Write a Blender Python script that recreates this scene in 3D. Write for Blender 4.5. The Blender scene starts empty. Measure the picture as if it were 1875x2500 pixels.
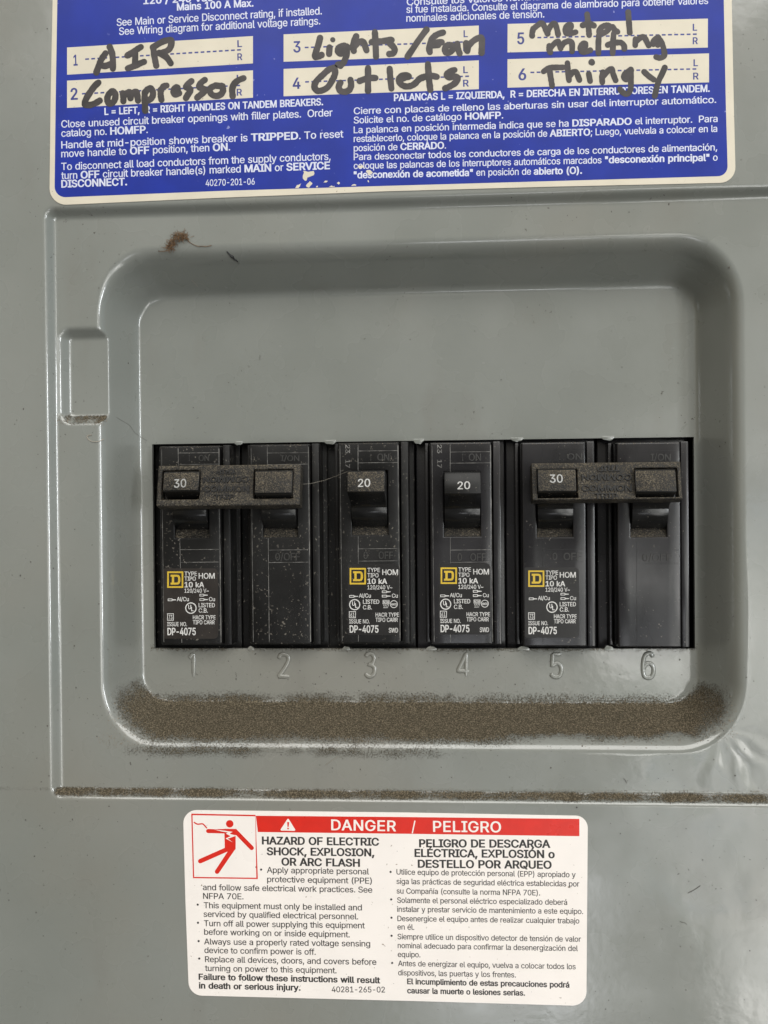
import bpy, bmesh, math, random
import numpy as np
from mathutils import Vector, Matrix
from mathutils.geometry import delaunay_2d_cdt

random.seed(7)
S = bpy.context.scene
C = S.collection

# ------------------------------------------------------------------ camera
# Panel space in mm: X to the right, Y up, Z out of the panel (Z = 0 is the front skin of the cover).
# World space in m: x = X, y = -Z, z = Y.
FPX, CXP, CYP = 2300.0, 937.5, 1250.0
YAW, PITCH, ROLL, CAMD = 0.0650, -0.0085, 0.0092, 247.2
F_ = np.array([-math.sin(YAW) * math.cos(PITCH), math.sin(PITCH), -math.cos(YAW) * math.cos(PITCH)])
R_ = np.cross(F_, [0, 1, 0]); R_ /= np.linalg.norm(R_)
U_ = np.cross(R_, F_)
R_, U_ = R_ * math.cos(ROLL) - U_ * math.sin(ROLL), U_ * math.cos(ROLL) + R_ * math.sin(ROLL)
CAM = np.array([0.0, 0.0, CAMD])

def W(p):
    return Vector((p[0] * .001, -p[2] * .001, p[1] * .001))

cam = bpy.data.cameras.new("camera")
cam.sensor_fit = 'VERTICAL'; cam.sensor_height = 24.0; cam.lens = FPX / 2500.0 * 24.0
cam.clip_start = 0.01; cam.clip_end = 20.0
cam_ob = bpy.data.objects.new("camera", cam); C.objects.link(cam_ob)
cols = [Vector((v[0], -v[2], v[1])) for v in (R_, U_, -F_)]
m4 = Matrix((cols[0], cols[1], cols[2])).transposed().to_4x4()
m4.translation = W(CAM)
cam_ob.matrix_world = m4
S.camera = cam_ob

# ------------------------------------------------------------------ node helper
class NT:
    def __init__(s, tree):
        s.t = tree; s.n = tree.nodes; s.l = tree.links
    def put(s, sock, v):
        if isinstance(v, bpy.types.NodeSocket): s.l.new(v, sock)
        elif v is not None:
            if isinstance(v, (tuple, list)) and len(v) == 3 and sock.type == 'RGBA': v = (*v, 1)
            sock.default_value = v
    def m(s, op, a, b=None, c=None, clamp=False):
        n = s.n.new('ShaderNodeMath'); n.operation = op; n.use_clamp = clamp
        for i, v in enumerate((a, b, c)): s.put(n.inputs[i], v)
        return n.outputs[0]
    def ss(s, v, lo, hi, a=0.0, b=1.0):
        n = s.n.new('ShaderNodeMapRange'); n.interpolation_type = 'SMOOTHSTEP'
        s.put(n.inputs[0], v); n.inputs[1].default_value = lo; n.inputs[2].default_value = hi
        n.inputs[3].default_value = a; n.inputs[4].default_value = b
        return n.outputs[0]
    def noise(s, vec, scale, detail=2.0, rough=.5, dist=0.0):
        n = s.n.new('ShaderNodeTexNoise'); s.put(n.inputs['Vector'], vec)
        n.inputs['Scale'].default_value = scale; n.inputs['Detail'].default_value = detail
        n.inputs['Roughness'].default_value = rough; n.inputs['Distortion'].default_value = dist
        return n.outputs['Fac']
    def mix(s, f, a, b):
        n = s.n.new('ShaderNodeMix'); n.data_type = 'RGBA'
        s.put(n.inputs[0], f); s.put(n.inputs[6], a); s.put(n.inputs[7], b)
        return n.outputs[2]
    def scale(s, vec, v):
        n = s.n.new('ShaderNodeVectorMath'); n.operation = 'MULTIPLY'
        s.put(n.inputs[0], vec); n.inputs[1].default_value = v
        return n.outputs[0]
    def xyz(s, vec):
        n = s.n.new('ShaderNodeSeparateXYZ'); s.put(n.inputs[0], vec); return n.outputs
    def coord(s, which='Object'):
        return s.n.new('ShaderNodeTexCoord').outputs[which]
    def bump(s, h, strength, dist, normal=None):
        n = s.n.new('ShaderNodeBump'); n.inputs['Strength'].default_value = strength
        n.inputs['Distance'].default_value = dist; s.put(n.inputs['Height'], h)
        if normal is not None: s.put(n.inputs['Normal'], normal)
        return n.outputs[0]

# ------------------------------------------------------------------ light: daylight through an open doorway behind the photographer, to the right; dim shed round about
wd = bpy.data.worlds.new("World"); S.world = wd; wd.use_nodes = True
g = NT(wd.node_tree)
bg = g.n['Background']
d = g.coord('Generated')
x, y, z = g.xyz(d)
f = g.m('MULTIPLY', y, -1.0)
az = g.m('ARCTAN2', x, f)
el = g.m('ARCSINE', z)
n1 = g.noise(d, 5.0, 4.0, .6, .6)
n2 = g.noise(d, 15.0, 3.0, .6)
n3 = g.noise(g.scale(d, (1, 1, .6)), 8.0, 2.0, .5)
def add(a, b):
    n = g.n.new('ShaderNodeMix'); n.data_type = 'RGBA'; n.blend_type = 'ADD'; n.inputs[0].default_value = 1
    g.put(n.inputs[6], a); g.put(n.inputs[7], b); return n.outputs[2]
side = g.mix(g.ss(x, -.75, .75), (.11, .082, .036), (.23, .30, .35))
side = g.mix(g.ss(z, -.55, .05, 1, 0), side, (.05, .047, .04))
side = g.mix(g.ss(z, .25, .7), side, (.50, .49, .46))
# the wall behind the photographer, and the photographer close in front of the panel
wall = g.m('MULTIPLY', g.ss(f, .35, .8), g.ss(el, -.30, .12))
base = g.mix(wall, side, (.36, .34, .295))
body = g.m('MULTIPLY', g.ss(g.m('ABSOLUTE', g.m('ADD', az, .10)), .22, .34, 1, 0), g.ss(el, .16, .30, 1, 0))
base = g.mix(body, base, (.16, .155, .15))
# the doorway with a garden behind it, cut off to the left by the photographer
azj = g.m('ADD', az, g.m('MULTIPLY', g.m('SUBTRACT', n1, .5), .16))
elj = g.m('ADD', el, g.m('MULTIPLY', g.m('SUBTRACT', n1, .5), .16))
door = g.m('MULTIPLY', g.ss(azj, .14, .20), g.ss(az, .55, .72, 1, 0))
topedge = g.m('SUBTRACT', elj, g.m('MULTIPLY', g.ss(az, .34, .70), .75))
door = g.m('MULTIPLY', door, g.ss(topedge, -.07, .05, 1, 0))
door = g.m('MULTIPLY', door, g.ss(g.m('ADD', elj, g.m('MULTIPLY', az, 1.1)), -.20, -.11))
spot = g.m('MULTIPLY', g.ss(g.m('ABSOLUTE', g.m('SUBTRACT', azj, .055)), .05, .11, 1, 0), g.ss(g.m('ABSOLUTE', g.m('ADD', elj, .445)), .04, .09, 1, 0))
door = g.m('MULTIPLY', door, g.ss(el, -.95, -.75))
n4 = g.noise(d, 34.0, 3.0, .65, .4)
garden = g.mix(g.ss(n2, .42, .60), (.34, .46, .25), (2.0, 2.05, 2.1))
garden = g.mix(g.ss(n4, .50, .62), garden, (3.4, 3.25, 3.3))
garden = g.mix(g.ss(n4, .37, .44, 1, 0), garden, (.30, .40, .20))
garden = g.mix(g.ss(n3, .49, .60), garden, (6.6, 6.5, 6.3))
garden = g.mix(g.ss(n3, .36, .42, 1, 0), garden, (.9, 1.1, 1.5))
n5 = g.noise(d, 75.0, 2.0, .6, .3)
garden = g.mix(g.m('MULTIPLY', g.ss(n5, .40, .56, 1, 0), .5), garden, (.38, .46, .30))
col = g.mix(door, base, garden)
col = g.mix(g.m('MULTIPLY', spot, g.ss(n4, .34, .55)), col, (4.8, 4.9, 5.1))
g.put(bg.inputs[0], col); bg.inputs[1].default_value = .92

def lamp(name, at, aim, sx, sy, power, colr):
    l = bpy.data.lights.new(name, 'AREA'); l.shape = 'RECTANGLE'; l.size = sx; l.size_y = sy; l.energy = power; l.color = colr
    o = bpy.data.objects.new(name, l); o.location = at
    o.rotation_euler = (Vector(aim) - Vector(at)).to_track_quat('-Z', 'Y').to_euler(); C.objects.link(o)
lamp("overhead_daylight", (.50, -3.00, 2.80), (0, 0, 0), 4.6, 2.2, 112.0, (1.0, .985, .95))
lamp("rim_highlight_strip", (.98, -1.02, .02), (0, 0, 0), .13, .50, 4.9, (.94, .97, 1.0))  # added strip lamp, shaped to draw bright lines along the pressed edges

S.view_settings.view_transform = 'Standard'
S.view_settings.look = 'None'
S.view_settings.exposure = 0.30
S.view_settings.gamma = 1.0
S.render.engine = 'CYCLES'
S.cycles.max_bounces = 6
S.cycles.use_denoising = True

# ------------------------------------------------------------------ rays from the photograph onto planes of the panel
def plane_z(z): return (np.array([0, 0, z]), np.array([0, 0, 1.0]))

def P(px, py, pl=0.0):
    if not isinstance(pl, tuple): pl = plane_z(pl)
    dv = F_ * FPX + R_ * (px - CXP) - U_ * (py - CYP)
    t = np.dot(pl[0] - CAM, pl[1]) / np.dot(dv, pl[1])
    return CAM + dv * t

def X(px, py, z): return P(px, py, z)[0]
def Y(px, py, z): return P(px, py, z)[1]

# ------------------------------------------------------------------ objects
def link(o, parent=None, label=None, cat=None, group=None, kind=None):
    if parent is not None: o.parent = parent
    if label: o['label'] = label
    if cat: o['category'] = cat
    if group: o['group'] = group
    if kind: o['kind'] = kind
    C.objects.link(o)
    return o

ORG = {}
def thing(name, at, label, cat, group=None):
    o = bpy.data.objects.new(name, None); o.empty_display_size = .01
    o.location = W(at); ORG[o.name] = np.array(at, float)
    return link(o, None, label, cat, group)

class MB:
    """collects vertices and faces in panel millimetres"""
    def __init__(s): s.v = []; s.f = []
    def add(s, vs, fs):
        b = len(s.v); s.v += [tuple(map(float, v)) for v in vs]
        s.f += [tuple(i + b for i in q) for q in fs]
        return s
    def box(s, x0, x1, y0, y1, z0, z1, dx=0, dy=0):
        vs = [(x0 - dx, y0 - dy, z0), (x1 + dx, y0 - dy, z0), (x1 + dx, y1 + dy, z0), (x0 - dx, y1 + dy, z0),
              (x0, y0, z1), (x1, y0, z1), (x1, y1, z1), (x0, y1, z1)]
        return s.add(vs, [(3, 2, 1, 0), (4, 5, 6, 7), (0, 1, 5, 4), (1, 2, 6, 5), (2, 3, 7, 6), (3, 0, 4, 7)])
    def grid(s, xs, ys, solid, z0, z1, dx=0, dy=0, fr=None):
        """extruded plate: solid(i, j) tells which cells are filled; fr maps (x, y, z) to space"""
        fr = fr or (lambda a, b, c: (a, b, c)); idx = {}; vs = []; fs = []
        X0, X1, Y0, Y1 = xs[0], xs[-1], ys[0], ys[-1]
        def vid(i, j, k):
            if (i, j, k) not in idx:
                a, b = xs[i], ys[j]
                if k == 0:
                    a += -dx if i == 0 else dx if i == len(xs) - 1 else 0
                    b += -dy if j == 0 else dy if j == len(ys) - 1 else 0
                idx[(i, j, k)] = len(vs); vs.append(fr(a, b, z1 if k else z0))
            return idx[(i, j, k)]
        nx, ny = len(xs) - 1, len(ys) - 1
        ok = lambda i, j: 0 <= i < nx and 0 <= j < ny and solid(i, j)
        for i in range(nx):
            for j in range(ny):
                if not ok(i, j): continue
                fs.append((vid(i, j, 1), vid(i + 1, j, 1), vid(i + 1, j + 1, 1), vid(i, j + 1, 1)))
                fs.append((vid(i, j + 1, 0), vid(i + 1, j + 1, 0), vid(i + 1, j, 0), vid(i, j, 0)))
                for a, b, o in (((i, j), (i + 1, j), (i, j - 1)), ((i + 1, j), (i + 1, j + 1), (i + 1, j)),
                                ((i + 1, j + 1), (i, j + 1), (i, j + 1)), ((i, j + 1), (i, j), (i - 1, j))):
                    if not ok(*o): fs.append((vid(*a, 0), vid(*b, 0), vid(*b, 1), vid(*a, 1)))
        return s.add(vs, fs)
    def poly(s, pts, z=None):
        pts = [(p[0], p[1], p[2] if z is None else z) for p in pts]
        return s.add(pts, [tuple(range(len(pts)))])
    def slab(s, pts, z0, z1):
        n = len(pts)
        if sum(pts[i][0] * pts[(i + 1) % n][1] - pts[(i + 1) % n][0] * pts[i][1] for i in range(n)) < 0: pts = pts[::-1]
        vs = [(p[0], p[1], z0) for p in pts] + [(p[0], p[1], z1) for p in pts]
        fs = [tuple(range(n, 2 * n)), tuple(range(n - 1, -1, -1))] + [(i, (i + 1) % n, n + (i + 1) % n, n + i) for i in range(n)]
        return s.add(vs, fs)
    def prism_x(s, prof, x0, x1, inset=None):
        """profile of (y, z) points swept along x"""
        n = len(prof)
        vs = [(x0, a, b) for a, b in prof] + [(x1, a, b) for a, b in prof]
        fs = [tuple(range(n)), tuple(range(2 * n - 1, n - 1, -1))] + [(i, n + i, n + (i + 1) % n, (i + 1) % n) for i in range(n)]
        return s.add(vs, fs)
    def tube(s, pts, r, seg=6, flat=1.0):
        """r: a number or a radius per point; flat squashes it along z"""
        pts = [np.array(p, float) for p in pts]; n = len(pts); vs = []; fs = []
        for i, p in enumerate(pts):
            t = pts[min(i + 1, n - 1)] - pts[max(i - 1, 0)]; t /= (np.linalg.norm(t) + 1e-9)
            a = np.cross(t, [0, 0, 1.0]); l = np.linalg.norm(a)
            a = a / l if l > 1e-6 else np.array([1.0, 0, 0])
            b = np.cross(a, t); rr = r[i] if isinstance(r, (list, tuple)) else r
            for k in range(seg):
                th = 2 * math.pi * k / seg
                q = a * math.cos(th) * rr + b * math.sin(th) * rr
                vs.append((p[0] + q[0], p[1] + q[1], p[2] + q[2] * flat))
        for i in range(n - 1):
            for k in range(seg):
                fs.append((i * seg + k, i * seg + (k + 1) % seg, (i + 1) * seg + (k + 1) % seg, (i + 1) * seg + k))
        fs.append(tuple(range(seg - 1, -1, -1))); fs.append(tuple((n - 1) * seg + k for k in range(seg)))
        return s.add(vs, fs)
    def ball(s, c, r, sx=1, sy=1, sz=1, jit=0):
        vs = []
        for v in ((1, 0, 0), (-1, 0, 0), (0, 1, 0), (0, -1, 0), (0, 0, 1), (0, 0, -1)):
            k = r * (1 + random.uniform(-jit, jit))
            vs.append((c[0] + v[0] * k * sx, c[1] + v[1] * k * sy, c[2] + v[2] * k * sz))
        return s.add(vs, [(0, 2, 4), (2, 1, 4), (1, 3, 4), (3, 0, 4), (2, 0, 5), (1, 2, 5), (3, 1, 5), (0, 3, 5)])
    def build(s, name, mat, parent=None, bevel=0, seg=2, smooth=30, label=None, cat=None, group=None, kind=None, merge=True, at=None, bfilter=None):
        root = parent
        while root is not None and root.parent is not None: root = root.parent
        if root is not None: org = ORG[root.name]
        else: org = np.array(at if at is not None else (0, 0, 0), float)
        me = bpy.data.meshes.new(name)
        o0 = W(org)
        me.from_pydata([W(v) - o0 for v in s.v], [], s.f)
        if bevel or merge:
            bm = bmesh.new(); bm.from_mesh(me)
            bmesh.ops.remove_doubles(bm, verts=bm.verts, dist=1e-7)
            if bevel:
                bmesh.ops.recalc_face_normals(bm, faces=bm.faces)
                es = [e for e in bm.edges if len(e.link_faces) == 2 and e.calc_face_angle(0) > math.radians(28)
                      and (bfilter is None or bfilter(e, o0))]
                bmesh.ops.bevel(bm, geom=es, offset=bevel * .001, segments=seg, profile=.5, affect='EDGES', clamp_overlap=True)
            bm.to_mesh(me); bm.free()
        if smooth:
            me.polygons.foreach_set('use_smooth', [True] * len(me.polygons))
            me.set_sharp_from_angle(angle=math.radians(smooth))
        for m in (mat if isinstance(mat, (list, tuple)) else [mat]): me.materials.append(m)
        o = bpy.data.objects.new(name, me)
        if parent is None: o.location = o0; ORG[o.name] = org
        return link(o, parent, label, cat, group, kind)

# ------------------------------------------------------------------ materials
def mat(name):
    m = bpy.data.materials.new(name); m.use_nodes = True
    t = NT(m.node_tree); t.b = m.node_tree.nodes['Principled BSDF']; t.mat = m
    return t

def simple(name, col, rough=.5, var=.12, scale=300, spec=.5, speck=None, metal=0, bump=0):
    t = mat(name); c = t.coord()
    n = t.noise(c, scale, 3)
    k = t.mix(t.ss(n, .3, .7), tuple(v * (1 - var) for v in col), tuple(min(1, v * (1 + var)) for v in col))
    if speck:
        s1 = t.noise(c, speck[1], 2, .6); s2 = t.noise(c, 60, 2)
        k = t.mix(t.m('MULTIPLY', t.ss(s1, speck[2], speck[2] + .05), t.ss(s2, .35, .6)), k, speck[0])
    t.put(t.b.inputs['Base Color'], k)
    t.put(t.b.inputs['Roughness'], t.ss(t.noise(c, scale * .4, 3), .3, .7, rough * .85, min(1, rough * 1.15)))
    t.b.inputs['Specular IOR Level'].default_value = spec
    t.b.inputs['Metallic'].default_value = metal
    if bump: t.put(t.b.inputs['Normal'], t.bump(t.noise(c, bump[0], 2), bump[1], bump[2]))
    return t.mat

DUST1, DUST2 = (.046, .037, .022), (.185, .152, .102)

def paint(name="grey_enamel", dusty=1.0):
    t = mat(name); c = t.coord()
    nz = t.xyz(t.n.new('ShaderNodeNewGeometry').outputs['Normal'])[2]
    base = t.mix(t.ss(t.noise(c, 22, 3), .3, .7), (.184, .193, .174), (.208, .216, .197))
    base = t.mix(t.m('MULTIPLY', t.ss(t.noise(c, 9, 4, .6), .46, .72), .55), base, (.205, .192, .160))
    base = t.mix(t.m('MULTIPLY', t.ss(t.noise(t.scale(c, (1, 1, .35)), 55, 4, .65), .54, .75), .35), base, (.165, .160, .140))
    # fine dark grit stuck to the paint
    g1 = t.noise(c, 900, 2, .6); g2 = t.noise(c, 35, 3, .6)
    base = t.mix(t.m('MULTIPLY', t.ss(g1, .685, .73), t.ss(g2, .45, .65)), base, (.05, .045, .036))
    # dust lying on everything that faces up
    grain = t.noise(c, 2600, 3, .75); cl = t.noise(c, 160, 4, .65)
    at = t.n.new('ShaderNodeAttribute'); at.attribute_name = 'dust'
    lie = t.m('ADD', at.outputs['Fac'], t.m('MULTIPLY', t.m('SUBTRACT', grain, .5), 1.9))
    lie = t.m('ADD', lie, t.m('MULTIPLY', t.m('SUBTRACT', cl, .5), .55))
    dm = t.m('MULTIPLY', t.ss(lie, .16, .72), t.ss(at.outputs['Fac'], .01, .12))
    dc = t.mix(t.ss(t.noise(c, 2500, 2, .7), .40, .72), DUST1, DUST2)
    t.put(t.b.inputs['Base Color'], t.mix(dm, base, dc))
    t.put(t.b.inputs['Roughness'], t.m('MAXIMUM', t.ss(t.noise(c, 60, 3), .35, .65, .22, .34), t.m('MULTIPLY', dm, .95)))
    b1 = t.bump(t.noise(c, 420, 2), .09, .0002, t.bump(t.noise(c, 80, 2), .06, .0006))
    t.put(t.b.inputs['Normal'], t.bump(t.m('MULTIPLY', grain, dm), .9, .00035, b1))
    t.b.inputs['Specular IOR Level'].default_value = .40
    t.put(t.b.inputs['Coat Weight'], t.m('SUBTRACT', 1.0, dm, clamp=True))
    t.put(t.b.inputs['Coat Roughness'], t.ss(t.noise(c, 40, 4, .6), .35, .68, .07, .20))
    t.b.inputs['Coat IOR'].default_value = 1.6
    t.put(t.b.inputs['Coat Normal'], b1)
    return t.mat

def plastic(name, dust, rough=.36, col=(.0068, .0066, .0064), top=.3, spk=.66, spec=.5):
    """black breaker plastic under some dust; more of it where the surface faces up"""
    t = mat(name); c = t.coord()
    nz = t.xyz(t.n.new('ShaderNodeNewGeometry').outputs['Normal'])[2]
    grain = t.noise(c, 2900, 3, .7); cl = t.noise(c, 140, 3, .6)
    lvl = t.m('ADD', t.m('MULTIPLY', t.ss(nz, .08, .6), top), dust)
    lvl = t.m('ADD', lvl, t.m('MULTIPLY', t.m('SUBTRACT', cl, .5), .5))
    dm = t.ss(t.m('ADD', lvl, t.m('MULTIPLY', t.m('SUBTRACT', grain, .5), 1.5)), .25, .75)
    sp = t.m('MULTIPLY', t.ss(t.noise(c, 1500, 1, .5), spk, spk + .06), t.ss(cl, .4, .6))
    film = t.mix(t.ss(t.noise(c, 45, 3), .35, .7), col, tuple(v * 1.9 + .002 for v in col))
    k = t.mix(dm, film, t.mix(t.ss(grain, .35, .7), (.046, .038, .027), (.165, .14, .102)))
    k = t.mix(t.m('MULTIPLY', sp, .6), k, (.21, .19, .16))
    t.put(t.b.inputs['Base Color'], k)
    t.put(t.b.inputs['Roughness'], t.m('MAXIMUM', t.ss(t.noise(c, 70, 3), .3, .7, rough * .8, rough * 1.2), t.m('MULTIPLY', dm, .95)))
    t.b.inputs['Specular IOR Level'].default_value = spec
    b1 = t.bump(t.noise(c, 700, 2), .06, .0001, t.bump(t.noise(c, 110, 2), .10, .0005))
    t.put(t.b.inputs['Normal'], t.bump(t.m('MULTIPLY', grain, dm), .6, .0003, b1))
    return t.mat

M_PAINT = paint()
M_DARK = simple("dark_interior", (.006, .006, .006), .8)
M_PLAS = plastic("black_plastic", -.30, spec=.26)
M_CLEAN = plastic("clean_black_plastic", -.36, .22, (.0105, .0100, .0108), .2, .72)
M_GLOSS = plastic("gloss_black_plastic", -.34, .22, (.0055, .0055, .0055), .25, .70)
M_DUSTY = plastic("dusty_black_plastic", .40, .5, top=.2, spec=.3)
M_LETT = plastic("half_dusty_black_plastic", .05, .5, top=.2, spec=.3)
M_LEDGE = plastic("dust_covered_plastic", .12, .6, top=.25, spec=.3)
M_MOULD = simple("greyed_moulding", (.026, .025, .023), .6, .3, 600)
M_SEAM_GLINT = simple("worn_edge_glint", (.15, .145, .135), .6, .5, 500)  # worn plastic, made paler to paint in the edge highlights
M_SEAMD = simple("dark_seam", (.004, .004, .004), .7)
M_CREAM = simple("cream_label_stock", (.61, .555, .445), .42, .035, 120, speck=((.30, .25, .18), 900, .70))
M_WHITE = simple("white_label_stock", (.80, .745, .70), .30, .02, 80, spec=.38, speck=((.25, .20, .15), 800, .695))
M_BLUE = simple("blue_ink", (.007, .024, .262), .36, .10, 90, spec=.3, speck=((.20, .22, .48), 500, .70))
M_BLUED = simple("blue_print", (.026, .036, .20), .5)
M_INKW = simple("white_ink", (.58, .60, .72), .45, .06)
M_RED = simple("red_ink", (.60, .018, .008), .30, .04)
M_INKK = simple("black_ink", (.022, .020, .019), .4)
M_MARK = simple("black_marker", (.027, .021, .021), .36, .45, 240)
M_STICK = simple("black_sticker", (.0105, .0095, .009), .34, .2, 200, speck=((.16, .145, .12), 1300, .70))
M_STICKB = simple("brown_black_sticker", (.0185, .0145, .012), .42, .2, 200, speck=((.14, .12, .09), 1300, .72))
M_YEL = simple("yellow_ink", (.56, .38, .03), .4, .08)
M_SILV = simple("white_print", (.56, .55, .53), .45, .08, speck=((.2, .18, .15), 1600, .62))
M_DULL = simple("dull_white_print", (.44, .435, .42), .5, .1, speck=((.15, .14, .11), 1600, .60))
M_GREYP = simple("silver_stamp", (.33, .33, .32), .5, .15)
M_GRAIN = simple("dust_grains", (.20, .155, .105), .85, .55, 1200)
M_SPECK = simple("dark_specks", (.05, .042, .034), .7, .4, 900)
M_LINT = simple("brown_lint", (.145, .085, .042), .9, .5, 1500)
M_HAIR = simple("pale_hair", (.30, .27, .22), .5)
M_BLACKB = simple("black_splinter", (.008, .008, .008), .5)

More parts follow.
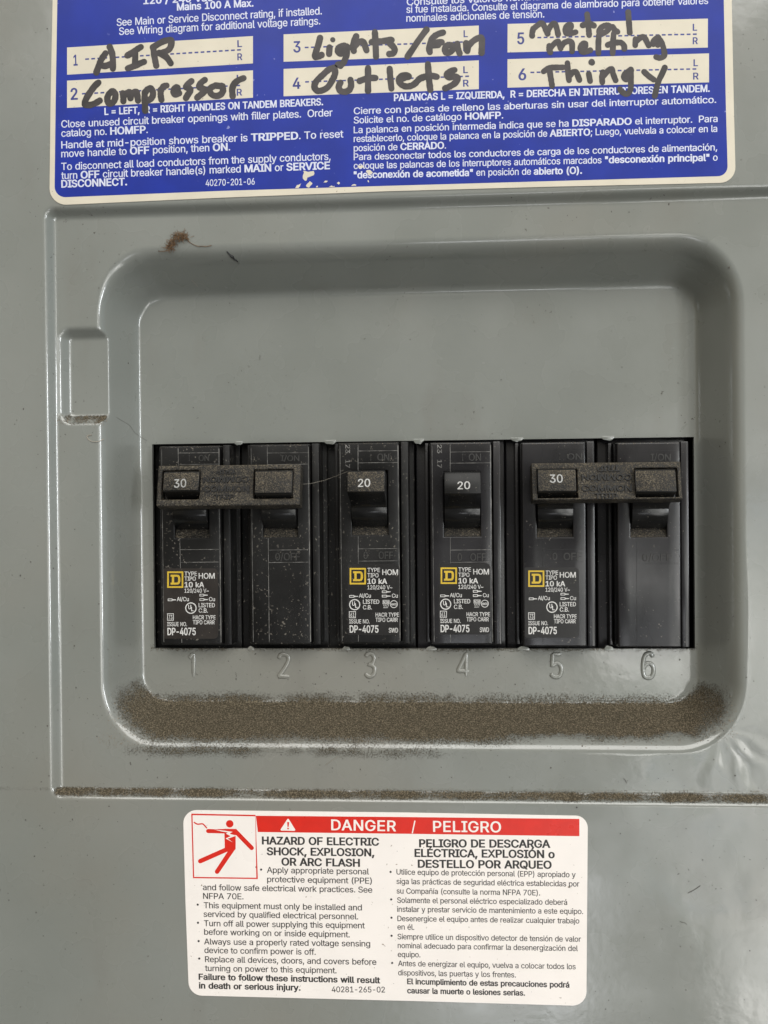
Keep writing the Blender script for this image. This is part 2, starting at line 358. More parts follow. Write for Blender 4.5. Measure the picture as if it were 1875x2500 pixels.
# ------------------------------------------------------------------ lettering: a plain grotesque alphabet as outlines (1/1000 em), coded two characters per number
ALPHABET = r'''
a=::g8t:D8x:#9%9f979Q9N9D9k9?:29C:P9L:h9[:z9p;,:*;6:C;>:y;G;U;N;h;Q;u;V;};_<#;k<#;m;}<&;w<9;l<G;[<R;G<Y;/<[:r<Y:[<R:J<I:<<=:1<0:*;~9J<39Z<R9q<k:.<}:K=,:j=3;-=5;Z=0;s=)<.<y<B<h<R<P<^<2<b;g<b8}<$8}<$9U;|9U;h9:;W9-;B8~;)8w :q9N;59R;O9];d9l;s:!;|:9<#:P<#;);o:};R:w;3:r:v:o:L:f:;:]:-:Q:$:B9~:/:#9y:,9j:89_:H9U:[9P
b=^;P8u;18x:s9$:`92:P9@:<9]:69]:68}9V8}9V>W:8>W:8<O:<<O:O<k:_<y:r=*;0=2;P=5;~=/<I<z<j<]=&<5=6;a=;;(=6:K=&9v<k9N<I91;~8{ ;G9P;i9T<&9d<=9z<L:;<U:^<X;(<U;N<L;q<=<2<(<G;i<U;G<Z;&<U:h<H:R<3:C;s::;P:7;(:::]:C:9:R9x:i9c;&9T
c=A;:8u:f8{:;919t9O9Y9w9I:K9C;%9I;_9Y<39t<Z:;<y:f=/;:=5;U=4;p=.<,=$<A<u<T<f<e<R<r<=<{<$<?;r<2<1;z<G;^<U;:<Z:t<U:W<F:B</:2;n:);K:%;%:):^:2:;:B9{:W9d:t9T;:9O;_9U;{9d<49{<@:;<|:,<s9p<f9Y<U9F<B96<-9*;q8|;V8w
d=^;.8u:^8{:5919q9N9X9v9H:K9C;(9H;a9X<59q<]:6<z:^=/;/=5;O=2;i=*;|<y</<k<B<O<G<O<G>W=)>W=)8}<I8}<I9]<C9]</9@;|92;h9$;N8x ;89P;W9T;s9c<,9x<;:9<E:]<H;(<E;P<<;s<,<3;s<H;X<U;8<Z:s<U:W<G:B<2:2;q:);N:%;(:):^:3:;:B9z:W9d:s9T
e=I;?8u:h8{:;919t9O9Y9w9I:J9C;%9H;^9X<29s<Y:9<x:d=/;8=5;W=3;v=+<6<z<O<f<f<K<v<*=$;^=(;-=(:p9m:p9m;H<c;H<F;5<C;X<:;y<+<6;s<J;X<V;8<Z:t<V:X<I:C<6:3;z:);]:%;>:%:y:*:Q:4:0:F9r:^9_:z9S;?9O;U9Q;j9V;{9_<-9k<99z<B:/<~9}<r9a<`9H<G94<+9$;e8x
f;j;O=0;O<W9&<W9&=0 9s8}9s=f9v>&:%>@:7>S:M>b:h>j;%>m;I>j;_>d;N>.;B>2;.>4:r>0:a>%:W=q:T=X:T8}
g=_;:7@:o7C:L7K:/7X9t7j9b7}9T87:+8S:@8::N8.:a8#:y7y;:7w;e7|<*81<:8B<D8Z<G8w<G9f<B9f</9J;|9=;h91;N9);.9%:_9+:79<9r9V9X9|9H:N9C;*9H;b9X<59r<]:6<z:_=/;/=5;O=3;i=*;}<y<0<k<D<O<I<O<I=0=)=0=)8t=#8F<o7~<T7c<37O;g7D ;89];X9a;t9m<-:$<<:?<E:a<H;,<E;R<<;t<-<3;t<H;X<U;8<Z:s<U:W<H:B<2:3;r:);P:%;,:):b:3:A:B:%:W9n:s9a
h=O:8;N:88}9V8}9V>W:8>W:8</:,</:B<]:_<{;%=0;N=5;t=1<7=%<Q<n<f<Q<r<-<v;[<v8}<88}<8;V<2<!;}<@;b<S;=<Y;!<V:h<M:S<?:D<+:;;m
i:n9V8}9V=0:8=0:88} 9v=q9e=t9W=}9M>.9J>=9M>M9W>Z9e>d9v>g:*>d:8>Z:A>M:D>=:A>.:8=}:*=t
j:n9V=0:8=0:88_:58=:,7~9x7g9c7V9F7L9$7H8s7H8s8$9!8$9:8)9I849S8F9V8` 9u=q9e=t9V=}9M>.9J>=9M>M9V>Z9e>d9u>g:*>d:8>Z:A>M:D>=:A>.:8=}:*=t
k=2:4:O:4;?:?;?<,=0<y=0;!;2:x;2 9V8}9V>W:8>W:88} <68}:Z;$;*;P=)8}
l;(:Q8{:+9#9l959[9P9V9v9V>W:8>W:8:):99o:>9`:H9W:X9U:g9V:q9W:|9#:i8|
m?b9V8}9V=0:6=0:6<7:2<7:<<S:J<k:^<|:s=-;.=5;F=7;m=1</<z<E<[<Q<7<H<7<R<Q<b<h<v<z=2=,=L=4=k=7>.=4>K=)>e<s>x<X?(<8?,;k?,8}>J8}>J;j>D<1>3<I=u<V=X<Z=@<X=+<P<w<C<j<2<c;z<`;c<`8};~8};~;p;y<0;i<G;P<V;2<Z:y<X:e<P:R<C:D<1:;;v:8;Y:88}
n=O:8;N:88}9V8}9V=0:6=0:6</:,</:B<]:_<{;%=0;N=5;t=1<7=%<Q<n<f<Q<r<-<v;[<v8}<88}<8;V<2<!;}<@;b<S;=<Y;!<V:h<M:S<?:D<+:;;m
o=T;:8u:f8{:;919t9O9Y9w9I:K9C;%9I;_9Y<39t<Z:;<y:f=/;:=5;l=/<;<y<^<Z<x<3=-;_=2;%=-:K<x9w<^9O<;91;l8{ ;:9O;^9T;z9d<49{<C:;<L:^<O;%<L;K<C;n<4</;z<F;^<U;:<Z:t<U:W<F:B</:2;n:);K:%;%:):^:2:;:B9{:W9d:t9T
p=^9V7H9V=0:6=0:6<O:<<O:O<k:_<y:r=*;0=2;P=5;~=/<I<z<j<]=&<5=6;a=;;(=6:K=&9v<k9N<I91;~8{;P8u;18x:t9$:`92:P9@:<9]:89]:87H ;G9P;i9T<&9d<=9z<L:;<U:^<X;(<U;N<L;q<=<2<(<G;i<U;G<Z;&<U:h<H:R<3:C;s::;P:7;(:::]:C:9:R9x:i9c;&9T
q=^=)7H<G7H<G9]<B9]</9@;|92;h9$;N8x;.8u:^8{:5919q9N9X9v9H:K9C;(9H;a9X<59q<]:6<z:^=/;/=5;O=2;i=*;|<y</<k<C<O<I<O<I=0=)=0 ;89P;W9T;s9c<,9x<;:9<E:]<H;(<E;P<<;s<,<3;s<H;X<U;8<Z:s<U:W<G:B<2:2;q:);N:%;(:):^:3:;:B9z:W9d:s9T
r;o9V8}9V=0:6=0:6<Q:9<Q:H<l:_=#:|=1;@=6;P=5;_=5;_<R;Q<T;:<V:}<S:f<K:R<=:D<,:;;r:8;X:88}
s<~:}8u:W8x:69#9v939`9G9N9a9E:#:#:1:/9q:B9^:]9R:|9N;D9S;`9`;r9s;x:-;u:?;j:N;X:Y;?:b:[:q:.;$9j;;9V;X9P;~9T<A9c<]9y<s:9=&:[=2;%=5;J=2;j=)<&<w<;<d<J<L<T<2;x<$;n<:;_<L;F<X;%<^:c<Y:I<M:8<;:3<$:6;n:B;_:V;S:s;J;P;<<!;-<B:r<U:T<[:1<V9m<H9P<299;p9&;J8x
t;N;7=0;7<W9&<W9&=0 9c>1:D>1:D:(:F9n:N9_:]9V:q9S;#9T;59W;@9!;+8z:o8y:C9!9~969j9U9c:!
u=O:}8x:X8|:99,9{9@9g9]9Z:$9V:Q9V=0:8=0:8:V:=:/:O9m:k9Y;39S;M9V;e9`;x9o<+:&<5:@<8:`<8=0<v=0<v8}<:8}<:9~<C9~<.9P;m92;I8}
v=::j8}92=09v=0:l:b;%9y;996;!96;69y;K:b<A=0=(=0;M8}
w?6:P8}98=09y=0:K;A:a:O:v9J:l9J;$:M;9;A;h=0<L=0<{;A=3:N=G9J=<9J=R:M=h;A>:=0>|=0=c8}=$8}<O:s<A;L<3<(<$<c<3<c<$<(;s;L;d:s;28}
x=0968}:r;E:r:r9>=0:*=0:Y<B:z;i;:;9:v;9;5;i;T<B<*=0<q=0;<:p;<;A<w8}</8};R9w;3:N:t:};8:}:y:N:Z9w9}8}
y=:9P7L9_8%9i8$9z7~:.8!:<8(:H82:S8B:^8X:j8|92=09v=0:l:b;%9y;996;!96;59y;K:b<A=0=(=0;78B;*8&:x7m:f7[:Q7O:;7H9}7F9c7H
z=19K8}9K9O;j<P;j<S9Q<S9Q=0<^=0<^<[:D9^:D9Y<d9Y<d8}
A>:918};4>W<#>W>)8}=@8}</<>;t=);S>8;a>8;@=(;*<>9w8} :4:T:4;2=&;2=&:T
B=~9^8}9^>W;]>W<1>R<Y>E<x>/=2=p=?=O=C=+=@<i=8<P=*<=<u<.<a<!<K;w<K;r<d;m<|;a=6;N=G;6=S:t=W:N=R:*=E9e=.9H<i93<=9$;c8} :C9Z;a9Z<89a<Z9r<n:/<t:O<q:h<g;!<W;6<B;E<&;O;d;R:C;R :C<-;Y<-;u<0<0<8<D<E<S<V<^<m<a=)<Z=H<I=c<+=t;[=z:C=z
C>X;w8v;88~:]9::.9a9h:99Q:z9I;j9Q<Y9h=>:.=s:]>>;8>V;w>_<A>[<e>R=*>D=G>1=a=u=v=W>)=6>3<m=M<m=F=*=:=@=,=R<v=b<b=n<K=w<4=|;w=~;J=x;!=f:]=H:C<}:3<J:-;j:3;-:C:W:^:/;!9n;J9];w9V<49X<K9^<b9g<v9s=,:%=::8=F:N=M:g>3:g>):B=v9}=b9`=G9G=*94<f9%<A8y
D>P;F8}:%8}:%9Z;B9Z;|9a<N9s<s:4=0:[=?;1=D;k=?<H=0<z<s=D<P=b<!=t;H=z:!=z:!>W;L>W<6>O<r>8=6=}=Q=`=g=<=}<Y>(;k=}:|=g:==P9u=59W<p9@<39) :C>W:C8}9^8}9^>W
E=X9^8}9^>W=)>W=)=z:C=z:C<.<t<.<t;P:C;P:C9Z=,9Z=,8}
F=O9^8}9^>W=%>W=%=z:C=z:C<%<k<%<k;H:C;H:C8}
G>c;y8v;88~:[9::.9b9g::9P:z9I;j9P<Y9g=>:-=s:[>>;6>V;u>_<@>[<e>R=+>C=H>/=c=s=w=U>+=5>4<n=M<n=D=)=8=>=*=P<u=a<b=m<K=v<3=|;u=~;I=x:~=f:]=I:C<}:3<J:-;j:3;-:C:W:^:/;!9n;K9];y9V<E9Z<j9i=+:!=A:A=O:g=T;5=h;2<+;2<+;l>8;l>8;3>1:S=y9}=X9S=.94<V8}
H>`9^8}9^>W:C>W:C<1==<1==>W>!>W>!8}==8}==;S:C;S:C8}
I<<9@8}9@9Z:<9Z:<=z9@=z9@>W;y>W;y=z:~=z:~9Z;y9Z;y8}
J=A;#8v:U8{:09,9m9B9U9a9G:*9B:W9B:t:(:t:(:W:.:.:@9l:[9Y;#9S;G9Y;d9l;v:.;|:W;|>W<a>W<a:W<]:*<N9a<69B;s9,;N8{
K>-:.:W:.;C:Q;q:u<?;?<i<}>W=v>W;R<#;O<# 9^8}9^>W:C>W:C<_:B;L:C;,:C8} =)8};&;o;O<E=w8}
L=>9^8}9^>W:C>W:C9Z<z9Z<z8}
M?t9^8}9^>W:_>W<$;%</:f<;:A<G9v<R9R<C9R<N9u<Z:?<g:e<q;%>6>W?7>W?78}>R8}>R<3>R<W>S=%>T=R>U>!>[>!>L=N><<|>-<R=~<3<g8}<.8}:q<3:f<Q:W<z:G=M:6>!:=>!:>=U:?=):@<X:@<3:@8}
N>f9^8}9^>W:N>W<h:~<|:^=9:1=S9X=J9W=F:2=D:d=D;.=D>W>)>W>)8}=88};5<2:x<[:Z=2:2=z:==|:@=5:B<X:C<3:C8}
O>p;w8v;88~:]9::/9a9h:99Q:z9I;j9Q<Y9h=>:/=s:]>>;8>V;w>_<Y>V=5>>=c=s>*=>>@<Y>G;j>@:z>*:9=c9a=59:<Y8~ ;w9V<F9]<n9n=4:/=M:V=_;-=d;j=_<J=M<~=4=I<n=g<F=x;w=~;J=x;!=g:^=I:C<}:3<J:-;j:3;-:C:V:^:/;!9n;J9]
P=s9^8}9^>W;V>W<1>Q<]>A=!>(=;=d=I=<=N<m=I<@=;;u=!;T<];:<1;*;V;$:3;$:3;^;T;^;y;b<9;l<N;|<^<6<g<O<i<m<g=-<^=G<N=]<9=m;x=w;S=z:C=z:C8}
Q>p;a:f<I:f=%9w=59c>.8L=F8L<k9<<[9O ;w8v;88~:]9::/9a9h:99Q:z9I;j9Q<Y9h=>:/=s:]>>;8>V;w>_<Y>V=5>>=c=s>*=>>@<Y>G;j>@:z>*:9=c9a=59:<Y8~ ;w9V<F9]<n9n=4:/=M:V=_;-=d;j=_<J=M<~=4=I<n=g<F=x;w=~;J=x;!=g:^=I:C<}:3<J:-;j:3;-:C:V:^:/;!9n;J9]
R=w9^8}9^>W;W>W<2>R<^>C=#>+=;=g=J=@=N<q=J<E=;;{=#;[<^;D<1;6;W;1:%;1:%;k;U;k;y;n<:;w<O<)<_<<<g<T<j<q<g=1<_=J<O=_<:=n;y=w;T=z:C=z:C8} <r8};Q;P<?;P=b8}
S=u;K8t:s8y:F9*9}9@9b9^9O:%9G:O:.:O:4:4:A9z:T9i:m9];-9U;K9R;m9U<.9^<G9l<Y9~<f:8<k:Q<g:h<]:z<L;,<8;8;a;I;!;Z:F;p9x<19e<I9Y<f9U=)9[=R9m=v:,>6:P>L:{>Y;N>_<!>Y<L>L<p>6=.=w=?=T=F=/<b=/<V=Q<>=k;w={;L>$;-=~:n=v:W=i:G=W:<=C:9=-:=<q:I<_:Z<O:p<D;?<5;t<&<H;t<a;h<x;Y=0;G=@;1=J:r=M:Q=H:)=79b<y9C<S9,<%8y
T=w9A=z9A>W=V>W=V=z;m=z;m8};,8};,=z
U>`;o8u;68{:a90:89L9w9r9d:B9^:t9^>W:B>W:B:y:F:V:S:7:g9y;%9f;G9Y;o9U<:9Y<[9f<v9y=.:7=::V=>:y=>>W>!>W>!:t=y:B=g9r=H9L<|90<K8{
V>:;78}91>W9v>W;+;9;B:O;d9@;V9@;w:P<2;9=@>W>)>W<%8}
W@R:b8}91>W9t>W:j;/:v:W;%:#;09I;(9I;3:#;>:W;K;/<B>W=1>W>(;/>4:W>@:#>K9I>B9I>M:#>X:W>f;/?Z>W@B>W>m8}=}8}=$<S<p=<<a>5<o>5<`=@<N<S;Q8}
X>4938};D<,;D;W9>>W:.>W:y=E;7<z;J<Y;_<4;S<4;h<Y;|<z<:=E=+>W=t>W;o;Z;o</=~8}=38}<4:G;x:l;f;.;Q;R;`;R;L;/;9:m:}:G9}8}
Y>2;68};6;;91>W9}>W;+<i;I<4;f;Q;K;Q;g<5<(<i=2>W=}>W;x;;;x8}
Z=l9K8}9K9O;}=6<B=e<f>6<m=|<-=z;J=z9I=z9I>W=B>W=B>(:p:G:L9s:&9B9|9W:_9Z;A9Z=D9Z=D8}
0={;N8v:u8~:H99:$9`9g:79V:y9Q;j9V<Z9g=@:$=u:H>>:u>V;N>_<&>V<S>><w=u=5=@=E<Z=J;j=E:y=5:7<x9`<S99<&8~ ;N9S;q9Y<29l<I:-<Z:V<e;-<i;j<e<J<Z<~<I=J<2=i;q={;N>%;+={:j=i:R=J:A<~:7<J:3;j:7;-:A:V:R:-:j9l;+9Y
1={9n8}9n9X=<9X=<8} <#>W<#8};?8};?=v;<=v9x<w9x=a;1>W
2={9b8}9b9P;U;P<*<*<;<A<G<W<N<m<P=(<M=B<D=X<5=j;}=w;f>!;K>%;/>!:s=u:`=g:Q=R:H=;:E<{9d<{9i=J9x=p:5>3:U>J:}>Y;L>_;x>Y<B>K<b>4<z=s=-=P=2=)=/<j=(<N<v<2<a;o;w:{:`9^:`9Z=:9Z=:8}
3={;E8v:t8z:K9+:(9?9h9Z9U9}9M:J:3:J:9:1:D9y:V9i:l9];*9U;F9S;d9V<!9_<99l<K:!<U::<Y:W<V:s<L;/<;;D<!;U;^;`;4;d:d;d:d<;<0=v<0=z9h=z9h>W=)>W=)>&;><%;><1;t<0<D<#<i;i=(;I=8;$=>:W=8:-=&9d<i9E<E9-;v8{
4={9I:/9I:e;c>W<G>W:3:m:3:j=R:j=R:/ <*8}<*:?<*:X<*<N<h<N<h8}
5={;H8v:y8{:R9,:29A9u9^9d:!9^:H:@:H:E:2:P9{:a9k:t9^;/9U;H9S;f9V<#9b<:9t<J:.<T:I<X:i<T;,<J;H<9;`<!;r;d;};E<$;+<!:n;x:W;n:F;b9e;i:%>W=!>W=!=z:^=z:L<=:N<=:b<K:y<U;6<[;P<_;s<Z<6<Q<Q<B<j<-<};p=0;R=9;2=<:j=6:;=%9n<h9J<E90;x8|
6={;M8v:}8|:T90:39I9v9l9g:99b:i9f;29r;Z:,<-:O<e;h>W<R>W:^;q:W;q:a<!:l<0:z<;;/<C;A<H;V<J<%<E<L<7<k;{=&;[=5;4=::d=5:6=$9k<h9H<F9/;{8{ ;M9Q;j9U<&9a<;9q<J:+<T:F<W:d<T;%<J;@<;;V<&;g;j;r;M;u;1;r:u;h:`;V:P;A:F;&:C:e:F:F:P:,:`9q:u9a;19U
7={:&8}<S=v<S=z9`=z9`>W=<>W=<=w:l8}
8={;M8v:y8{:N9,:+9B9l9`9Z:%9U:M9X:m9c;.9s;G:+;]:C;l:`;u:`;w:=<*:!<D9n<g9h=19m=V9|=x:8>7:X>L;!>Y;M>_;y>Y<B>L<b>7<z=x=.=V=3=1=-<g<x<D<^<*<<;w<<;u<W;l<p;]=);G=8;.=B:m=F:M=@:%=/9`<q9B<M9,<!8{ ;M9R;n9U<-9^<C9l<S9}<^:7<b:Q<^:l<R;(<A;;<+;J;l;S;M;V;/;S:p;J:Y;;:H;(:=:l:9:Q:=:7:G9}:W9l:n9^;.9U ;M<2;h<4;~<<<5<I<C<Z<L<p<O=-<L=D<D=Y<6=k<!=w;h>!;M>%;3>!:x=w:f=k:W=Y:N=D:K=-:N<p:W<Z:f<I:y<<;4<4
9={;M>_;{>X<F>H<h>.=$=h=5=>=:<l=6<E=*;z<o;K<K:o;38}:H8}<=;d<C;d<;;U</;H;};=;m;5;Y;/;E;.:v;2:O;A:0;X9u;y9f<C9b<q9g=B9w=j:4>/:U>H:}>X ;M>%;2>!:u=t:a=c:P=L:G=2:C<q:G<R:P<7:a;~:u;m;2;c;M;_;j;c<&;m<;;}<J<7<T<Q<W<o<T=2<J=L<;=c<&=t;j>!
.;&:$8y9p8|9a9*9V999S9J9V9]9a9k9p9u:$9y:79u:F9k:P9]:S9J:P99:F9*:78|
,;&9G7a9f9i:O9i9v7a
/;e;V>p9i809/80:y>p
:;&:$8y9p8|9a9*9V999S9J9V9]9a9k9p9u:$9y:79u:F9k:P9]:S9J:P99:F9*:78| :$;{9p;~9a<,9V<;9S<L9V<_9a<n9p<x:$<{:7<x:F<n:P<_:S<L:P<;:F<,:7;~
;;&9G7a9f9i:O9i9v7a :-;{9x;~9i<,9_<;9[<L9_<_9i<n9x<x:-<{:?<x:N<n:X<_:[<L:X<;:N<,:?;~
(;}9{;:9~;t:+<T:8=5:J=o:`>H:x>v;W>v;?>?;*=b:u=&:h<I:a;n:^;::a:h:g:9:s9e;&91;<8V;W7x:x7x:Q8h:59X:$:I
);}9F7x9b8W9x93:,9g:7:::>:i:@;::=;n:6<I:)=&9t=b9`>?9F>v:&>v:?>H:T=o:f=5:t<S:|;t;!;::y:H:h9V:L8g:&7x
-={<b;`<b;&:8;&:8;`
=={9j;a9j<==2<==2;a 9j:&9j:`=2:`=2:&
~={9U:]9X;&9d;E9t;[:-;k:E;s:^;v:v;t;0;l;G;];b;H<!;1<.;,<;;+<N;/<];:<f;M<i;i=E;i=B;B=7;#=&:j<n:Z<V:Q<=:O<#:Q;j:Z;S:i;::}:x;7:m;<:a;=:N;::?;/:5:y:2:]
"<Q9p<N9h>W:N>W:F<N ;,<N;#>W;f>W;_<N
';99p<N9h>W:N>W:F<N
!;/9e:g9a>W:J>W:F:g :(8y9s8|9d9*9Y999U9J9Y9[9d9k9s9u:(9x::9u:H9k:R9[:U9J:R99:H9*::8|
|;Q:S@E:S739z739z@E
á=::g8t:D8x:#9%9f979Q9N9D9k9?:29C:P9L:h9[:z9p;,:*;6:C;>:y;G;U;N;h;Q;u;V;};_<#;k<#;m;}<&;w<9;l<G;[<R;G<Y;/<[:r<Y:[<R:J<I:<<=:1<0:*;~9J<39Z<R9q<k:.<}:K=,:j=3;-=5;Z=0;s=)<.<y<B<h<R<P<^<2<b;g<b8}<$8}<$9U;|9U;h9:;W9-;B8~;)8w :q9N;59R;O9];d9l;s:!;|:9<#:P<#;);o:};R:w;3:r:v:o:L:f:;:]:-:Q:$:B9~:/:#9y:,9j:89_:H9U:[9P :i=c;=>l<%>l;?=c
é=I;?8u:h8{:;919t9O9Y9w9I:J9C;%9H;^9X<29s<Y:9<x:d=/;8=5;W=3;v=+<6<z<O<f<f<K<v<*=$;^=(;-=(:p9m:p9m;H<c;H<F;5<C;X<:;y<+<6;s<J;X<V;8<Z:t<V:X<I:C<6:3;z:);]:%;>:%:y:*:Q:4:0:F9r:^9_:z9S;?9O;U9Q;j9V;{9_<-9k<99z<B:/<~9}<r9a<`9H<G94<+9$;e8x :x=c;L>l<5>l;N=c
í:n9V8}9V=0:8=0:88} 9Z=c:.>l:t>l:1=c
ó=T;:8u:f8{:;919t9O9Y9w9I:K9C;%9I;_9Y<39t<Z:;<y:f=/;:=5;l=/<;<y<^<Z<x<3=-;_=2;%=-:K<x9w<^9O<;91;l8{ ;:9O;^9T;z9d<49{<C:;<L:^<O;%<L;K<C;n<4</;z<F;^<U;:<Z:t<U:W<F:B</:2;n:);K:%;%:):^:2:;:B9{:W9d:t9T :|=c;O>l<9>l;R=c
ú=O:}8x:X8|:99,9{9@9g9]9Z:$9V:Q9V=0:8=0:8:V:=:/:O9m:k9Y;39S;M9V;e9`;x9o<+:&<5:@<8:`<8=0<v=0<v8}<:8}<:9~<C9~<.9P;m92;I8} :y=c;M>l<6>l;O=c
ñ=O:8;N:88}9V8}9V=0:6=0:6</:,</:B<]:_<{;%=0;N=5;t=1<7=%<Q<n<f<Q<r<-<v;[<v8}<88}<8;V<2<!;}<@;b<S;=<Y;!<V:h<M:S<?:D<+:;;m ;f=t;L=x;5>%:}>0:n>5:f>2:`>,:[=v:0=v:4>6:>>L:O>[:h>a;#>];:>R;M>H;_>D;g>E;l>J;r>`<@>`<<>B<1>,;|=y
É=X9^8}9^>W=)>W=)=z:C=z:C<.<t<.<t;P:C;P:C9Z=,9Z=,8} ;*?-;Z@7<C@7;]?-
Ó>p;w8v;88~:]9::/9a9h:99Q:z9I;j9Q<Y9h=>:/=s:]>>;8>V;w>_<Y>V=5>>=c=s>*=>>@<Y>G;j>@:z>*:9=c9a=59:<Y8~ ;w9V<F9]<n9n=4:/=M:V=_;-=d;j=_<J=M<~=4=I<n=g<F=x;w=~;J=x;!=g:^=I:C<}:3<J:-;j:3;-:C:V:^:/;!9n;J9] ;[?-<0@7<u@7<2?-
 ;&
'''[1:-1]
CODE = "!#$%&()*+,-./0123456789:;<=>?@ABCDEFGHIJKLMNOPQRSTUVWXYZ[]^_`abcdefghijklmnopqrstuvwxyz{|}~"
GLY = {}
for ln in ALPHABET.split('\n'):
    dec = lambda q: CODE.index(q[0]) * 91 + CODE.index(q[1]) - 2000
    GLY[ln[0]] = (dec(ln[1:3]), [[(dec(q[i:i + 2]), dec(q[i + 2:i + 4])) for i in range(0, len(q), 4)] for q in ln[3:].split(' ') if q])
CAPH = 517.0

def area(p): return .5 * sum(p[i][0] * p[(i + 1) % len(p)][1] - p[(i + 1) % len(p)][0] * p[i][1] for i in range(len(p)))

def union(polys, signs=None):
    """union of flat polygons: (points, triangles)"""
    vs = []; fs = []; sg = []
    for k, p in enumerate(polys):
        a = area(p)
        if abs(a) < 1e-9: continue
        if a < 0: p = p[::-1]
        fs.append(list(range(len(vs), len(vs) + len(p)))); vs += [Vector(q) for q in p]
        sg.append(signs[k] if signs else 1)
    if not fs: return [], []
    ov, oe, of, _, _, ids = delaunay_2d_cdt(vs, [], fs, 0, 1e-4, True)
    tri = [tuple(q) for q, i in zip(of, ids) if sum(sg[j] for j in i) > 0]
    return [(v.x, v.y) for v in ov], tri

def winding(c, polys):
    """how many times the outlines run round point c"""
    w = 0
    for p in polys:
        for i in range(len(p)):
            (ax, ay), (bx, by) = p[i - 1], p[i]
            if (ay <= c[1]) != (by <= c[1]):
                if (ax + (c[1] - ay) / (by - ay) * (bx - ax)) > c[0]: w += 1 if by > ay else -1
    return w

CACHE = {}
def glyph(ch, bold):
    key = (ch, round(bold))
    if key not in CACHE:
        adv, cont = GLY[ch]; out = []
        wide = 1 + max(0, bold - 12) * .0042
        ref = 1
        if cont:
            ref = 1 if max((area(c) for c in cont), key=abs) > 0 else -1
            for c in cont:
                n = len(c); q = []
                for i in range(n):
                    p0, p1, p2 = (np.array(c[j % n], float) * np.array([wide, 1]) for j in (i - 1, i, i + 1))
                    a, b = p1 - p0, p2 - p1
                    na = np.array([a[1], -a[0]]) / np.linalg.norm(a) * ref; nb = np.array([b[1], -b[0]]) / np.linalg.norm(b) * ref
                    m = na + nb; l = np.linalg.norm(m)
                    m = m / l if l > .2 else na
                    m = m * bold / max(.6, float(np.dot(m, na)))
                    q.append((p1[0] + m[0], p1[1] + m[1] * .55))
                out.append(q)
        v, t = [], []
        if out:
            vs = [p for c in out for p in c]; es = []; k = 0
            for c in out:
                es += [(k + i, k + (i + 1) % len(c)) for i in range(len(c))]; k += len(c)
            ov, _, of, *_r = delaunay_2d_cdt([Vector(p) for p in vs], es, [], 0, 1e-3, False)
            v = [(p.x, p.y) for p in ov]
            for q in of:
                cx = sum(v[i][0] for i in q) / len(q); cy = sum(v[i][1] for i in q) / len(q)
                if winding((cx, cy + 1e-4), out) * ref > 0: t.append(tuple(q))
        used = sorted({i for q in t for i in q}); re = {o: i for i, o in enumerate(used)}
        CACHE[key] = (adv * wide, [v[i] for i in used], [tuple(re[i] for i in q) for q in t])
    return CACHE[key]

def typeset(s, bold, heavy, track=0):
    """'**' switches to bold; returns natural width, x offset and placed glyphs"""
    x = 0; out = []; on = bold; i = 0; hi = []; lo = []
    while i < len(s):
        if s[i:i + 2] == '**': on = not on; i += 2; continue
        adv, v, t = glyph(s[i], heavy if on else 10)
        if v:
            out.append((x, v, t)); lo.append(x + min(p[0] for p in v)); hi.append(x + max(p[0] for p in v))
        x += adv * (.86 if s[i] in 'iljtIf.,:;' else .96 if s[i] != ' ' else 1.12) + track + (heavy * .55 if on else 0); i += 1
    return min(lo), max(hi), out

def write(mb, s, a, b, cap, pl, bold=False, heavy=34, lift=0.0, deep=0, track=0):
    """one line from photo point a to photo point b (ends of the baseline) with capitals cap pixels tall"""
    if not isinstance(pl, tuple): pl = plane_z(pl)
    A, B = P(*a, pl), P(*b, pl)
    ux = (B - A); L = np.linalg.norm(ux); ux = ux / L
    uy = np.cross(pl[1], ux)
    mx, my = (a[0] + b[0]) / 2, (a[1] + b[1]) / 2
    dx, dy = b[0] - a[0], b[1] - a[1]; dl = math.hypot(dx, dy)
    capmm = np.linalg.norm(P(mx + dy / dl * cap, my - dx / dl * cap, pl) - P(mx, my, pl))
    put_line(mb, s, A, ux, uy, pl[1], L, capmm, bold, heavy, lift, deep, track)

def put_line(mb, s, A, ux, uy, n, L, capmm, bold=False, heavy=34, lift=0.0, deep=0, track=0):
    lo, hi, gl = typeset(s, bold, heavy, track)
    sx = L / (hi - lo); sy = capmm / CAPH
    for gx, v, t in gl:
        pts = [A + ux * ((gx + p[0] - lo) * sx) + uy * (p[1] * sy) + n * lift for p in v]
        if not deep: mb.add(pts, t)
        else:
            k = len(pts); ed = {}
            for q in t:
                for i in range(len(q)):
                    e = (q[i], q[(i + 1) % len(q)]); ed[e] = 1
            side = [(e[0] + k, e[1] + k, e[1], e[0]) for e in ed if (e[1], e[0]) not in ed]
            mb.add(pts + [p - n * deep for p in pts], [tuple(q) for q in t] + side)

def capsule(a, b, ra, rb, n=7):
    ang = math.atan2(b[1] - a[1], b[0] - a[0])
    out = []
    for i in range(n): th = ang + math.pi / 2 + math.pi * i / (n - 1); out.append((a[0] + ra * math.cos(th), a[1] + ra * math.sin(th)))
    for i in range(n): th = ang - math.pi / 2 + math.pi * i / (n - 1); out.append((b[0] + rb * math.cos(th), b[1] + rb * math.sin(th)))
    return out

